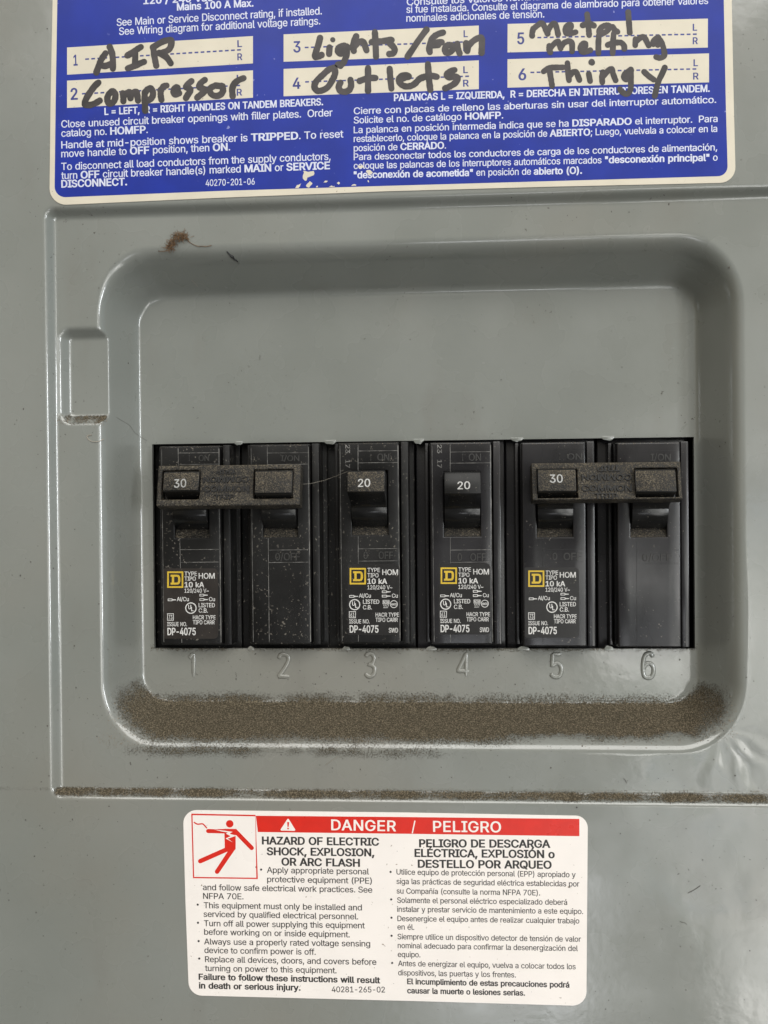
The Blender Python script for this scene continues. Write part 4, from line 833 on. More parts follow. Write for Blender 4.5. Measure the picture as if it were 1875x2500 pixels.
# the six write-in strips
zc = lambda pts, f_: f_(*pts)
ZA, ZB, ZC, ZD = zone(150, 80, 240 / 1659), zone(380, 80, 240 / 1659), zone(730, 50, 240 / 1659), zone(950, 50, 240 / 1659)
ZE, ZF = zone(1260, 10, 210 / 1659), zone(1430, 10, 210 / 1659)
strips = {
 '1': ([(163.7, 116), (617.6, 88), (617.6, 154.7), (163.7, 182.4)], (179.5, 160), (190, 159.4), 26, ((208, 144.5), (588, 121.5)), ((579.6, 115), (591, 114.3)), ((579.6, 147), (592, 146.3)),
   [ZA((745, 345), (680, 440), (640, 530), (590, 670)), ZA((815, 240), (850, 330), (868, 450), (868, 605)), ZA((660, 545), (740, 560), (860, 515)),
    ZA((1110, 385), (1180, 345), (1290, 270), (1340, 240)), ZA((1245, 310), (1245, 440), (1235, 560)), ZA((1120, 600), (1230, 560), (1330, 515), (1395, 490)),
    ZA((1550, 260), (1570, 400), (1600, 555)), ZB((-45, 245), (60, 180), (160, 135), (260, 128), (255, 230), (200, 300), (85, 342)), ZB((60, 340), (180, 410), (255, 515))]),
 '2': ([(163.7, 197), (617.6, 171.7), (617.6, 238.5), (163.7, 263.5)], (172.5, 243.6), (190, 242.6), 28, ((200, 229), (586, 208.5)), ((578, 199.5), (590, 198.8)), ((578, 233.5), (591.5, 232.8)),
   [ZA((625, 840), (560, 900), (480, 1010), (420, 1110), (395, 1205), (470, 1220), (570, 1190), (645, 1145)),
    ZA((850, 990), (790, 1050), (775, 1130), (800, 1190), (850, 1190), (900, 1130), (910, 1040), (870, 985)),
    ZA((1035, 1020), (1045, 1100), (1045, 1155)), ZA((1045, 1085), (1090, 1030), (1150, 1000), (1165, 1060), (1165, 1105)), ZA((1165, 1060), (1215, 1010), (1265, 1000), (1280, 1060), (1292, 1145)),
    ZA((1405, 1000), (1405, 1120), (1415, 1315)), ZA((1405, 1020), (1450, 960), (1510, 940), (1545, 1010), (1530, 1090), (1470, 1140), (1430, 1140)),
    ZB((85, 965), (85, 1050), (98, 1130)), ZB((90, 970), (130, 910), (185, 890)),
    ZB((305, 965), (370, 955), (360, 920), (320, 940), (300, 1000), (330, 1045), (395, 1020)),
    ZB((605, 815), (540, 870), (515, 920), (580, 945), (580, 990), (540, 1050), (512, 1100)),
    ZB((830, 795), (770, 840), (730, 910), (800, 940), (840, 970), (790, 1020), (700, 1095)),
    ZB((1010, 890), (930, 930), (915, 990), (960, 1050), (1040, 1065), (1110, 1030), (1140, 960), (1110, 895)), ZB((1010, 890), (1130, 902)),
    ZB((1300, 1070), (1292, 960), (1320, 870), (1390, 805), (1485, 765))]),
 '3': ([(692.4, 83.9), (1169, 62.3), (1169, 134), (692.4, 150.7)], (716, 128), (734, 127.2), 27, ((744, 116), (1145, 102)), ((1131.7, 90.7), (1142, 90.3)), ((1130.5, 124.7), (1144, 124.2)),
   [ZC((355, 295), (330, 400), (290, 520), (270, 610), (330, 608), (380, 582)), ZC((515, 455), (508, 565)), (ZC((568, 323)), 6.2),
    ZC((765, 425), (680, 450), (655, 520), (700, 560), (760, 520), (800, 440)), ZC((810, 440), (808, 540), (780, 650), (730, 735), (655, 742)), ZC((705, 740), (700, 765)),
    ZC((965, 268), (930, 350), (910, 440), (925, 515)), ZC((930, 450), (1000, 370), (1080, 358), (1110, 420), (1140, 505)),
    ZC((1280, 195), (1290, 350), (1300, 610)), ZC((1230, 365), (1290, 358), (1400, 350), (1550, 325)),
    ZC((1565, 330), (1530, 385), (1580, 430), (1615, 490), (1595, 550), (1525, 565)),
    ZD((630, 155), (500, 330), (400, 480), (310, 610)), ZD((910, 203), (820, 232), (740, 290), (700, 370), (678, 470), (688, 535)), ZD((720, 385), (800, 370), (885, 368)), ZD((700, 420), (830, 415)),
    ZD((1060, 415), (980, 425), (940, 490), (970, 545), (1050, 520), (1100, 440)), ZD((1150, 390), (1160, 470), (1190, 555)),
    ZD((1300, 385), (1310, 480), (1320, 515)), ZD((1320, 510), (1340, 430), (1420, 345), (1510, 295), (1562, 300), (1565, 420), (1560, 545))]),
 '4': ([(692.4, 168.3), (1169, 147.3), (1169, 217.6), (692.4, 235)], (714.5, 217), (734, 216.2), 27, ((745, 200), (1145, 186)), ((1131, 178.5), (1142.5, 178)), ((1130.5, 211.4), (1145, 210.8)),
   [ZC((590, 795), (500, 830), (400, 920), (305, 1010), (260, 1100), (290, 1175), (370, 1185), (480, 1130), (560, 1010), (608, 900), (600, 800)),
    ZC((700, 1050), (670, 1110), (690, 1180), (770, 1205), (850, 1170), (880, 1090), (868, 1000)), ZC((1165, 800), (1165, 950), (1165, 1185)), ZC((1025, 1020), (1110, 990), (1220, 970), (1290, 970)),
    ZC((1530, 815), (1540, 950), (1560, 1150)),
    ZD((180, 1000), (260, 965), (330, 950), (300, 925), (215, 935), (165, 990), (185, 1060), (260, 1108), (350, 1108), (430, 1070), (515, 985), (600, 945)),
    ZD((655, 735), (665, 880), (680, 1050), (695, 1170)), ZD((560, 970), (680, 930), (805, 950)),
    ZD((1105, 835), (1020, 865), (970, 920), (1020, 960), (1120, 945), (1158, 980), (1120, 1050), (1030, 1110), (945, 1145))]),
 '5': ([(1239.3, 58.4), (1728.3, 45.3), (1728, 116), (1239, 128)], (1262.5, 107.7), (1280, 107.2), 28, ((1312, 91.8), (1701, 83.3)), ((1691, 74.8), (1702, 74.5)), ((1691, 107.7), (1704, 107.4)),
   [ZE((330, 475), (310, 560), (310, 610)), ZE((330, 480), (400, 420), (490, 365), (540, 420), (590, 530), (608, 570)), ZE((605, 540), (660, 430), (740, 372), (780, 450), (810, 580)),
    ZE((955, 480), (1045, 470), (1058, 405), (1010, 402), (955, 460), (965, 555), (1050, 567), (1150, 540)), ZE((1370, 195), (1385, 330), (1400, 480), (1410, 600)), ZE((1285, 408), (1400, 372), (1500, 415)),
    ZF((255, 535), (290, 460), (380, 412), (450, 420), (430, 500), (350, 555), (265, 560)), ZF((520, 435), (560, 500), (615, 535)), ZF((820, 155), (830, 300), (850, 550)),
    ZE((640, 805), (640, 880), (660, 930)), ZE((660, 850), (740, 760), (810, 722), (840, 800), (860, 855)), ZE((870, 820), (930, 745), (1030, 712), (1078, 760), (1080, 915)),
    ZE((1245, 822), (1325, 825), (1335, 765), (1290, 762), (1242, 830), (1265, 912), (1340, 922), (1430, 890)), ZF((255, 605), (245, 750), (245, 950)),
    ZF((540, 565), (530, 700), (520, 950)), ZF((425, 788), (540, 750), (675, 742), (738, 800), (745, 860)),
    ZF((960, 675), (955, 795)), ZF((970, 720), (1060, 645), (1130, 642), (1180, 730), (1215, 795)), ZF((1305, 775), (1312, 705), (1388, 645), (1400, 720), (1390, 785)),
    ZF((1400, 645), (1470, 760), (1508, 880), (1515, 990), (1440, 1038), (1358, 1020))]),
 '6': ([(1239, 144.5), (1731, 130.3), (1731, 201), (1239, 214)], (1265.5, 195.5), (1285, 195), 28, ((1295, 176.8), (1700, 168.3)), ((1693, 161.5), (1704, 161.2)), ((1692, 194), (1706, 193.6)),
   [ZE((530, 1300), (640, 1232), (760, 1222), (905, 1220)), ZE((645, 1275), (670, 1420), (695, 1580)), ZE((990, 1135), (1000, 1300), (1022, 1470)), ZE((1020, 1400), (1100, 1312), (1160, 1312), (1190, 1380), (1222, 1465)),
    ZE((1402, 1345), (1428, 1485)), (ZE((1460, 1122)), 8.2),
    ZF((330, 1315), (315, 1400), (320, 1510)), ZF((330, 1400), (430, 1285), (500, 1252), (530, 1350), (578, 1470)),
    ZF((870, 1262), (770, 1335), (732, 1400), (780, 1455), (850, 1400)), ZF((875, 1275), (870, 1450), (868, 1635), (800, 1735), (705, 1695), (662, 1640)),
    ZF((1125, 1305), (1220, 1390), (1310, 1455)), ZF((1525, 1225), (1470, 1350), (1400, 1500), (1332, 1770))])}
for k, (quad, na, nb, ncap, (da, db), (la, lb), (ra, rb), pen) in strips.items():
    mb = MB(); flat(mb, quad, .16)
    st = mb.build("entry_strip", M_CREAM, lab, smooth=0)
    mb = MB()
    write(mb, k, na, nb, ncap, .17, True, 24)
    write(mb, "L", la, lb, 16.5, .17, True, 24); write(mb, "R", ra, rb, 16.5, .17, True, 24)
    st_, n = 15.4, 0
    Ld = math.dist(da, db); n = round(Ld / st_)
    for i in range(n + 1):
        t0 = i / (n + .62); t1 = (i + .62) / (n + .62)
        a = (da[0] + (db[0] - da[0]) * t0, da[1] + (db[1] - da[1]) * t0); b = (da[0] + (db[0] - da[0]) * t1, da[1] + (db[1] - da[1]) * t1)
        flat(mb, [(a[0], a[1] - 1.9), (b[0], b[1] - 1.9), (b[0], b[1] + 1.9), (a[0], a[1] + 1.9)], .17)
    mb.build("printed_marks", M_BLUED, st, smooth=0)
    mb = MB(); strokes(mb, pen, 7.9 if k in '1234' else 7.2, .2)
    mb.build("handwriting", M_MARK, st, smooth=0)
# chips in the blue ink along the lower edge
mb = MB()
ZX = zone(700, 400, 260 / 1659)
for c in (ZX((255, 110), (330, 125), (420, 112), (432, 155), (400, 185), (320, 215), (305, 262), (270, 250), (250, 200), (265, 150)), ZX((300, 345), (330, 300), (360, 268), (402, 300), (370, 340), (345, 372)),
          ZX((130, 378), (160, 330), (225, 305), (205, 355), (185, 378)), ZX((570, 290), (600, 262), (642, 268), (620, 288)), ZX((778, 300), (805, 280), (832, 300), (810, 325)),
          ZX((655, 355), (700, 338), (752, 345), (745, 356)), ZX((1005, 345), (1030, 320), (1082, 325), (1075, 340)), ZX((455, 355), (490, 340), (482, 365)), ZX((1235, 105), (1300, 95), (1345, 135), (1300, 170), (1265, 178), (1255, 140)),
          ZX((1100, 30), (1180, 15), (1220, 60), (1150, 70)), ZX((1258, 260), (1280, 262), (1285, 285), (1265, 278)), ZX((835, 275), (850, 270), (848, 285))):
    q = []
    for i in range(len(c)):
        a, b = c[i], c[(i + 1) % len(c)]
        q.append(a); q.append(((a[0] + b[0]) / 2 + random.uniform(-1.5, 1.5), (a[1] + b[1]) / 2 + random.uniform(-1.5, 1.5)))
    flat(mb, q, .19)
mb.build("worn_patch", M_CREAM, lab, smooth=0)

# ------------------------------------------------------------------ danger label
dan = thing("danger_label", P(940, 2210, 0), "white danger label with red banner and falling figure pictogram below the recess", "label")
out = [(447, 1977), (1000, 1983.5), (1435, 1991.5), (1433, 2250), (1431.5, 2455.5), (1000, 2443), (461.5, 2429.5), (453, 2200)]
mb = MB(); mb.slab(to_mm(rounded(out, [32, 0, 30, 0, 34, 0, 34, 0]), 0), .005, .13)
mb.build("backing", M_WHITE, dan, smooth=40)
mb = MB(); flat(mb, [(624.5, 1991.6), (1020, 1995), (1414.5, 1999.3), (1414.5, 2041.5), (1020, 2036), (629.5, 2031.3)], .145)
ban = mb.build("banner", M_RED, dan, smooth=0)
mb = MB()
write(mb, "DANGER", (808.6, 2026.5), (967.3, 2029.4), 26, .165, True, 16, track=30)
write(mb, "/", (1005, 2030.5), (1014.5, 2030.7), 26, .165, True, 10)
write(mb, "PELIGRO", (1057.4, 2030.5), (1223.5, 2032), 26.5, .165, True, 16, track=30)
ZP = zone(430, 1960, 520 / 1659)
flat(mb, rounded(ZP((872, 118), (934, 219), (808, 216)), 2.2, 4), .165)
mb.build("lettering", M_WHITE, ban, smooth=0)
mb = MB(); flat(mb, ZP((864, 150), (881, 150), (876, 188), (868, 188)), .18); flat(mb, rounded(ZP((865, 194), (879, 194), (879, 207), (865, 207)), 1.8, 3), .18)
mb.build("exclamation_mark", M_RED, ban, smooth=0)
# pictogram
ZG = zone(440, 1980, 240 / 1659)
mb = MB()
o_ = ZG((186, 44), (1270, 65), (1310, 1148), (215, 1134)); i_ = ZG((208, 70), (1266, 90), (1284, 1126), (235, 1112))
for k in range(4):
    flat(mb, [o_[k], o_[(k + 1) % 4], i_[(k + 1) % 4], i_[k]], .145)
pic = mb.build("pictogram_frame", M_RED, dan, smooth=0)
mb = MB(); r_ = 240 / 1659
body = [capsule(*ZG((472, 338), (600, 341)), 35 * r_, 33 * r_), capsule(*ZG((560, 340), (800, 342)), 33 * r_, 40 * r_),
        capsule(*ZG((930, 340), (1206, 624)), 37 * r_, 37 * r_), capsule(*ZG((338, 846), (800, 642)), 38 * r_, 38 * r_), capsule(*ZG((622, 1024), (880, 640)), 38 * r_, 42 * r_),
        ZG((748, 300), (950, 303), (962, 340), (935, 400), (936, 640), (870, 720), (800, 690), (752, 640), (746, 380)),
        [tuple(ZG((835 + 63 * math.cos(t * .2618), 216 + 63 * math.sin(t * .2618)))[0]) for t in range(24)]]
w_ = smooth_path(ZG((238, 192), (290, 222), (375, 217), (415, 250), (445, 285)), 4)
body += [capsule(a, b, 11 * r_, 11 * r_) for a, b in zip(w_[:-1], w_[1:])]
v, t = union(body); used = sorted({i for q in t for i in q}); re_ = {o: i for i, o in enumerate(used)}
mb.add([P(v[i][0], v[i][1], .145) for i in used], [tuple(re_[i] for i in reversed(q)) for q in t])
mb.build("falling_figure", M_RED, pic, smooth=0)
mb = MB()
bolt = ZG((570, 312), (740, 332), (885, 352), (838, 376), (848, 388), (935, 412), (940, 420), (800, 466), (890, 528), (765, 464), (850, 424), (775, 385), (800, 362), (700, 345))
flat(mb, bolt, .16)
mb.build("lightning_flash", M_WHITE, pic, smooth=0)
# writing
mb = MB()
for s, a, b, cap, bold in (
    ("HAZARD OF ELECTRIC", (639.4, 2061), (925.9, 2064.4), 18.5, 1), ("SHOCK, EXPLOSION,", (651, 2087.3), (914.3, 2090.4), 18.5, 1), ("OR ARC FLASH", (687, 2112.6), (878.9, 2115.8), 18.5, 1),
    ("Apply appropriate personal", (651.6, 2130.8), (901, 2134.9), 14.5, 0), ("protective equipment (PPE)", (652.2, 2153.4), (908, 2157.5), 14.5, 0),
    ("and follow safe electrical work practices. See", (495.2, 2173), (909, 2179.4), 14.5, 0), ("NFPA 70E.", (495.8, 2194.5), (594.6, 2195.7), 14.5, 0),
    ("This equipment must only be installed and", (497.4, 2217), (883.6, 2222.7), 14.5, 0), ("serviced by qualified electrical personnel.", (496.8, 2238.3), (874.5, 2244.6), 14.5, 0),
    ("Turn off all power supplying this equipment", (498, 2261), (890.8, 2266.5), 14.5, 0), ("before working on or inside equipment.", (498.3, 2282), (854, 2288.5), 14.5, 0),
    ("Always use a properly rated voltage sensing", (498.3, 2305.7), (904, 2311), 14.5, 0), ("device to confirm power is off.", (499, 2326.7), (771, 2331), 14.5, 0),
    ("Replace all devices, doors, and covers before", (500.5, 2348.7), (919, 2355.6), 14.5, 0), ("turning on power to this equipment.", (500.5, 2370.6), (821.8, 2376.3), 14.5, 0),
    ("Failure to follow these instructions will result", (484.9, 2391.6), (928.4, 2400.4), 14.5, 1), ("in death or serious injury.", (485.5, 2413), (734, 2418.3), 14.5, 1), ("40281-265-02", (810, 2422.3), (940, 2423), 14, 0),
    ("PELIGRO DE DESCARGA", (1023.2, 2068), (1344, 2069.6), 19, 1), ("ELÉCTRICA, EXPLOSIÓN o", (1012, 2091.6), (1354.5, 2094.8), 19, 1), ("DESTELLO POR ARQUEO", (1020, 2118), (1347, 2120.7), 19, 1),
    ("Utilice equipo de protección personal (EPP) apropiado y", (968, 2135), (1405.6, 2142), 13.5, 0), ("siga las prácticas de seguridad eléctrica establecidas por", (968, 2158), (1414.5, 2164.5), 13.5, 0),
    ("su Compañía (consulte la norma NFPA 70E).", (968.2, 2181.4), (1318.7, 2186.2), 13.5, 0), ("Solamente el personal eléctrico especializado deberá", (969.5, 2204), (1384.8, 2209.2), 13.5, 0),
    ("instalar y prestar servicio de mantenimiento a este equipo.", (969.5, 2226), (1423.8, 2231.5), 13.5, 0), ("Desenergice el equipo antes de realizar cualquier trabajo", (970.2, 2248.8), (1414.5, 2254.6), 13.5, 0),
    ("en él.", (970.2, 2269.2), (1011.4, 2270), 13.5, 0), ("Siempre utilice un dispositivo detector de tensión de valor", (970.5, 2293), (1418.4, 2299.3), 13.5, 0),
    ("nominal adecuado para confirmar la desenergización del", (971, 2314.6), (1411, 2322), 13.5, 0), ("equipo.", (971, 2336.3), (1026.4, 2337.3), 13.5, 0),
    ("Antes de energizar el equipo, vuelva a colocar todos los", (971.8, 2358.4), (1405.6, 2366.4), 13.5, 0), ("dispositivos, las puertas y los frentes.", (972, 2381), (1259.6, 2386.5), 13.5, 0),
    ("El incumplimiento de estas precauciones podrá", (994, 2402.5), (1390.3, 2411), 13.5, 1), ("causar la muerte o lesiones serias.", (994, 2424.8), (1282, 2430.6), 13.5, 1)):
    write(mb, s, a, b, cap, .15, bool(bold), 34)
for bx, by in ((637.5, 2123), (482.7, 2208.6), (483.3, 2252.8), (484.9, 2297.6), (486.4, 2340.2), (953.5, 2128.7), (955, 2195.8), (955.8, 2240.5), (956, 2284.6), (957.4, 2351)):
    flat(mb, [(bx + 2.7 * math.cos(k * .524), by + 2.7 * math.sin(k * .524)) for k in range(12)], .15)
mb.build("lettering", M_INKK, dan, smooth=0)

# ------------------------------------------------------------------ circuit breakers
ZF_ = Z2 + 5.0                                       # front faces of the breakers
TILT = math.radians(13)
TN = np.array([0, math.sin(TILT), math.cos(TILT)]); TU = np.array([0, math.cos(TILT), -math.sin(TILT)]); TX = np.array([1.0, 0, 0])

def z3(ox):
    k = {360: .30139, 800: .30139, 1240: .30139}[ox]
    return lambda a, b: (ox + a * k, 1050 + b * k)

POLES = {
 1: dict(fl=391.6, fr=537.8, top=1089, bot=1574, sl=426.3, sr=510, yb=1313.7, seam=(434.7, 444), lines=(1106, 1134, 1342, 1373), tip=(399.2, 485, 1152.5, 1199)),
 2: dict(fl=610, fr=756.3, top=1085, bot=1573, sl=641.8, sr=726.2, yb=1311.6, seam=(652.4, 657.5), lines=(1106, 1134, 1343, 1373.4), tip=(622.8, 712.6, 1149.5, 1205)),
 3: dict(fl=827, fr=974.8, top=1080.5, bot=1571, sl=859.4, sr=947.7, yb=1306.5, seam=(874, 875), lines=(1101, 1130, 1340, 1370), tip=(848.2, 938.6, 1150, 1202)),
 4: dict(fl=1051.7, fr=1200.9, top=1080, bot=1573, sl=1084, sr=1173.7, yb=1310, seam=(1099, 1100), lines=(1103.6, 1130.8, 1343, 1373), tip=(1085.4, 1173, 1153, 1206.5)),
 5: dict(fl=1276, fr=1431, top=1080, bot=1578, sl=1310.8, sr=1399, yb=1311.6, seam=(1324.4, 1325.5), lines=(1098, 1126, 1341.7, 1372.5), tip=(1313.8, 1405.8, 1146, 1200.7)),
 6: dict(fl=1508, fr=1662, top=1080, bot=1580, sl=1539.9, sr=1628.8, yb=1311.6, seam=(1554, 1555), lines=(1101, 1128, 1343.9, 1376), tip=(1552, 1650, 1147, 1201.6)),
}
SURF = []        # dusty patches for the loose grains: function (u, v) -> point, weight

def housing(root, k, body_mat, seam_mat):
    p = POLES[k]; my = 1330
    xl, xr = X(p['fl'], my, ZF_), X(p['fr'], my, ZF_); cx = (xl + xr) / 2
    yt, yb = Y((p['fl'] + p['fr']) / 2, p['top'], ZF_), Y((p['fl'] + p['fr']) / 2, p['bot'], ZF_)
    sl, sr = X(p['sl'], 1300, ZF_), X(p['sr'], 1300, ZF_); sb = Y(cx and (p['sl'] + p['sr']) / 2, p['yb'], ZF_); stp = sb + 17.8
    mb = MB()
    # body and its shoulder steps
    mb.box(cx - 12.45, cx + 12.45, WB - 3, WT + 3, -56, ZF_ - 8.5)
    mb.grid([xl, sl, sr, xr], [yb, sb, stp, yt], lambda i, j: not (i == 1 and j == 1), ZF_ - 8.2, ZF_, .45, .25)
    h = mb.build("housing", body_mat, root, bevel=.38, seg=3, smooth=40)
    mb = MB()
    mb.box(xr + .55, xr + 2.55, yb - .2, yt + .2, ZF_ - 8.4, ZF_ - 1.5, .25, .2)
    mb.box(xl - 1.5, xl - .55, yb - .2, yt + .2, ZF_ - 8.4, ZF_ - 5.2, .2, .2)
    mb.build("side_flange", body_mat, h, bevel=.22, seg=2, smooth=40)
    # dusty sill at the foot of the toggle slot
    mb = MB()
    mb.prism_x([(sb - .2, ZF_ - 6), (sb + 2.9, ZF_ - 6), (sb + 2.9, ZF_ - 2.6), (sb + .02, ZF_ - .5), (sb - .2, ZF_ - .5)], sl - .05, sr + .05)
    mb.build("slot_sill", M_LEDGE, h, smooth=0)
    SURF.append((lambda u, v, a=sl, b=sr, s=sb: np.array([a + (b - a) * u, s + 2.8 * v, ZF_ - .5 - 2.1 * v]), 90))
    SURF.append((lambda u, v, a=xl, b=xr, s=yt: np.array([a + (b - a) * u, s - .5 * v, ZF_ - .1 * (1 - v)]), 60))
    # moulding seams and framed ON and OFF fields
    mb = MB(); zz = ZF_ + .012
    def bar(x0, y0, x1, y1, w=1.15):
        dx, dy = x1 - x0, y1 - y0; l = math.hypot(dx, dy); nx_, ny_ = -dy / l * w / 2, dx / l * w / 2
        n = 14; top = []; low_ = []
        for i in range(n + 1):
            t = i / n; j = random.uniform(.55, 1.25)
            top.append((x0 + dx * t + nx_ * j, y0 + dy * t + ny_ * j)); low_.append((x0 + dx * t - nx_ * j, y0 + dy * t - ny_ * j))
        flat(mb, top + low_[::-1], zz)
    s0, s1 = p['seam']; tx = lambda yy: s0 + (s1 - s0) * (yy - p['top']) / (p['bot'] - p['top'])
    ty = p['yb'] - 158 if k in (3, 4) else p['yb'] - 158
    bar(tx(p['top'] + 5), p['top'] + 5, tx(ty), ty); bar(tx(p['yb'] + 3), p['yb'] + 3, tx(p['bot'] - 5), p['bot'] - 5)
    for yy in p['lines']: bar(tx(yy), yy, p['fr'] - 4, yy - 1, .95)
    if k < 5:  # pale strips along the face edges: wear with the edge highlight painted in
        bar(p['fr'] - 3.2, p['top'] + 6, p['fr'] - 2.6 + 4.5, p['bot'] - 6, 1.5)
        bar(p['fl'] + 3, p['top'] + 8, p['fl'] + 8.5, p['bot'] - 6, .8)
    mb.build("seam_and_edge_glint", seam_mat, h, smooth=0)
    return h, (xl, xr, yb, yt, sl, sr, sb, cx)

def raised(root, items, m):
    for grp, nm in ((("I", "ON", "I/ON"), "on_marking"), (("0", "OFF", "0/OFF"), "off_marking")):
        mb = MB()
        for s, a, b, cap in items:
            if s in grp: write(mb, s, a, b, cap, ZF_, False, 0, lift=.16, deep=.2)
        if mb.v: mb.build(nm, M_MOULD, root, smooth=30)

def toggle(root, k, face_mat, body_mat, dim, number, num_mat, dusty):
    p = POLES[k]; a, b, r0, r1 = p['tip']; xl, xr, yb, yt, sl, sr, sb, cx = dim
    zt = ZF_ + (10.4 if k in (3, 4) else 10.5); mx = (a + b) / 2
    lo = P(mx, r1, zt); pl = (lo, TN); hi = P(mx, r0, pl)
    x0, x1 = P(a, (r0 + r1) / 2, pl)[0], P(b, (r0 + r1) / 2, pl)[0]
    w0 = (sr - sl) / 2 - .22; mxx = (sl + sr) / 2
    y1, zz1, y2, zz2 = lo[1], lo[2], hi[1], hi[2]
    prof = [(sb + 2.2, ZF_ - 7), (sb + 2.45, ZF_ - 1.4)]
    for i in range(7):                                  # the drum under the handle
        th = math.radians(-20 + i * 17); prof.append((sb + 2.4 + 4.4 * (i / 6) + .0, ZF_ - 1.4 + 3.9 * math.sin(math.pi / 2 * i / 6)))
    ya, za = prof[-1]
    for i in range(1, 9):                               # hollow sweep up to the lip
        t = i / 8; prof.append((ya + .25 + (y1 - ya - .45) * t, za - .25 + (zz1 - .6 - za + .25) * t ** 1.7))
    prof += [(y1 - .05, zz1 - .28), (y1 + .22, zz1), (y2 - .3, zz2), (y2 + .05, zz2 - .3), (y2 + .25, zz2 - 1.5), (sb + 16.4, ZF_ - 3), (sb + 16.2, ZF_ - 7)]
    mb = MB(); n = len(prof)
    # the lip is a little wider or narrower than the drum: sweep between the two widths
    vs = []
    for yv, zv in prof:
        t = min(1, max(0, (zv - ZF_ - 1) / 7.5))
        h0 = (1 - t) * (mxx - w0) + t * x0; vs.append((h0, yv, zv))
    for yv, zv in prof:
        t = min(1, max(0, (zv - ZF_ - 1) / 7.5))
        h1 = (1 - t) * (mxx + w0) + t * x1; vs.append((h1, yv, zv))
    fs = [tuple(range(n)), tuple(range(2 * n - 1, n - 1, -1))] + [(i, n + i, n + (i + 1) % n, (i + 1) % n) for i in range(n)]
    mb.add(vs, fs)
    tg = mb.build("toggle", body_mat, root, bevel=.16, seg=2, smooth=35)
    # numbered face of the lip
    mb = MB(); hgt = float(np.dot(hi - lo, TU))
    fr = lambda u, v, c: tuple(np.array([0, lo[1], lo[2]]) + TX * u + TU * v + TN * c)
    mb.grid([x0 + .05, x1 - .05], [.28, hgt - .22], lambda i, j: True, -.3, .14, 0, 0, fr)
    fc = mb.build("toggle_face", face_mat, tg, bevel=.12, seg=2, smooth=35)
    if number:
        mb = MB(); s, na, nb, cap = number
        pl2 = (lo + TN * .165, TN)
        write(mb, s, na, nb, cap, pl2, True, 12)
        mb.build("lettering", num_mat, fc, smooth=0)
    SURF.append((lambda u, v: lo + TX * (x0 - lo[0] + (x1 - x0) * u) + TU * (hgt * v) + TN * .14, dusty))
    return tg

def tie_bar(root, ks, px, number=None):
    """bar clipped over two toggles so that they trip together"""
    (xa, xb, ra, rb) = px; zb = ZF_ + 9.0
    mx = (xa + xb) / 2
    lo = P(mx, rb, zb); pl = (lo, TN); hi = P(mx, ra, pl); hgt = float(np.dot(hi - lo, TU))
    x0, x1 = P(xa, (ra + rb) / 2, pl)[0], P(xb, (ra + rb) / 2, pl)[0]
    fr = lambda u, v, c: tuple(np.array([0, lo[1], lo[2]]) + TX * u + TU * v + TN * c)
    xs = [x0]; rows = []
    for k in ks:
        a, b, r0, r1 = POLES[k]['tip']
        xs += [P(a, r0, pl)[0] - .35, P(b, r0, pl)[0] + .40]
        rows.append((float(np.dot(P(mx, r1 + 13, pl) - lo, TU)), float(np.dot(P(mx, r0 - 3, pl) - lo, TU))))
    xs.append(x1); v0 = min(r[0] for r in rows); v1 = max(r[1] for r in rows)
    mb = MB(); mb.grid(xs, [0, v0, v1, hgt], lambda i, j: not (j == 1 and i in (1, 3)), -4.2, 0, .1, .1, fr)
    tb = mb.build("handle_tie", M_DUSTY, root, bevel=.32, seg=3, smooth=40)
    SURF.append((lambda u, v: lo + TX * (x0 - lo[0] + (x1 - x0) * u) + TU * (hgt * v), 420))
    return tb, pl

def tie_text(tb, pl, zf, items):
    mb = MB()
    for s, a, b, cap, flip in items:
        a, b = zf(*a), zf(*b)
        cap *= .30139
        if flip: write(mb, s, b, a, cap, pl, True, 20, lift=.32, deep=.36)
        else: write(mb, s, a, b, cap, pl, True, 20, lift=.32, deep=.36)
    mb.build("raised_lettering", M_LETT, tb, smooth=30)

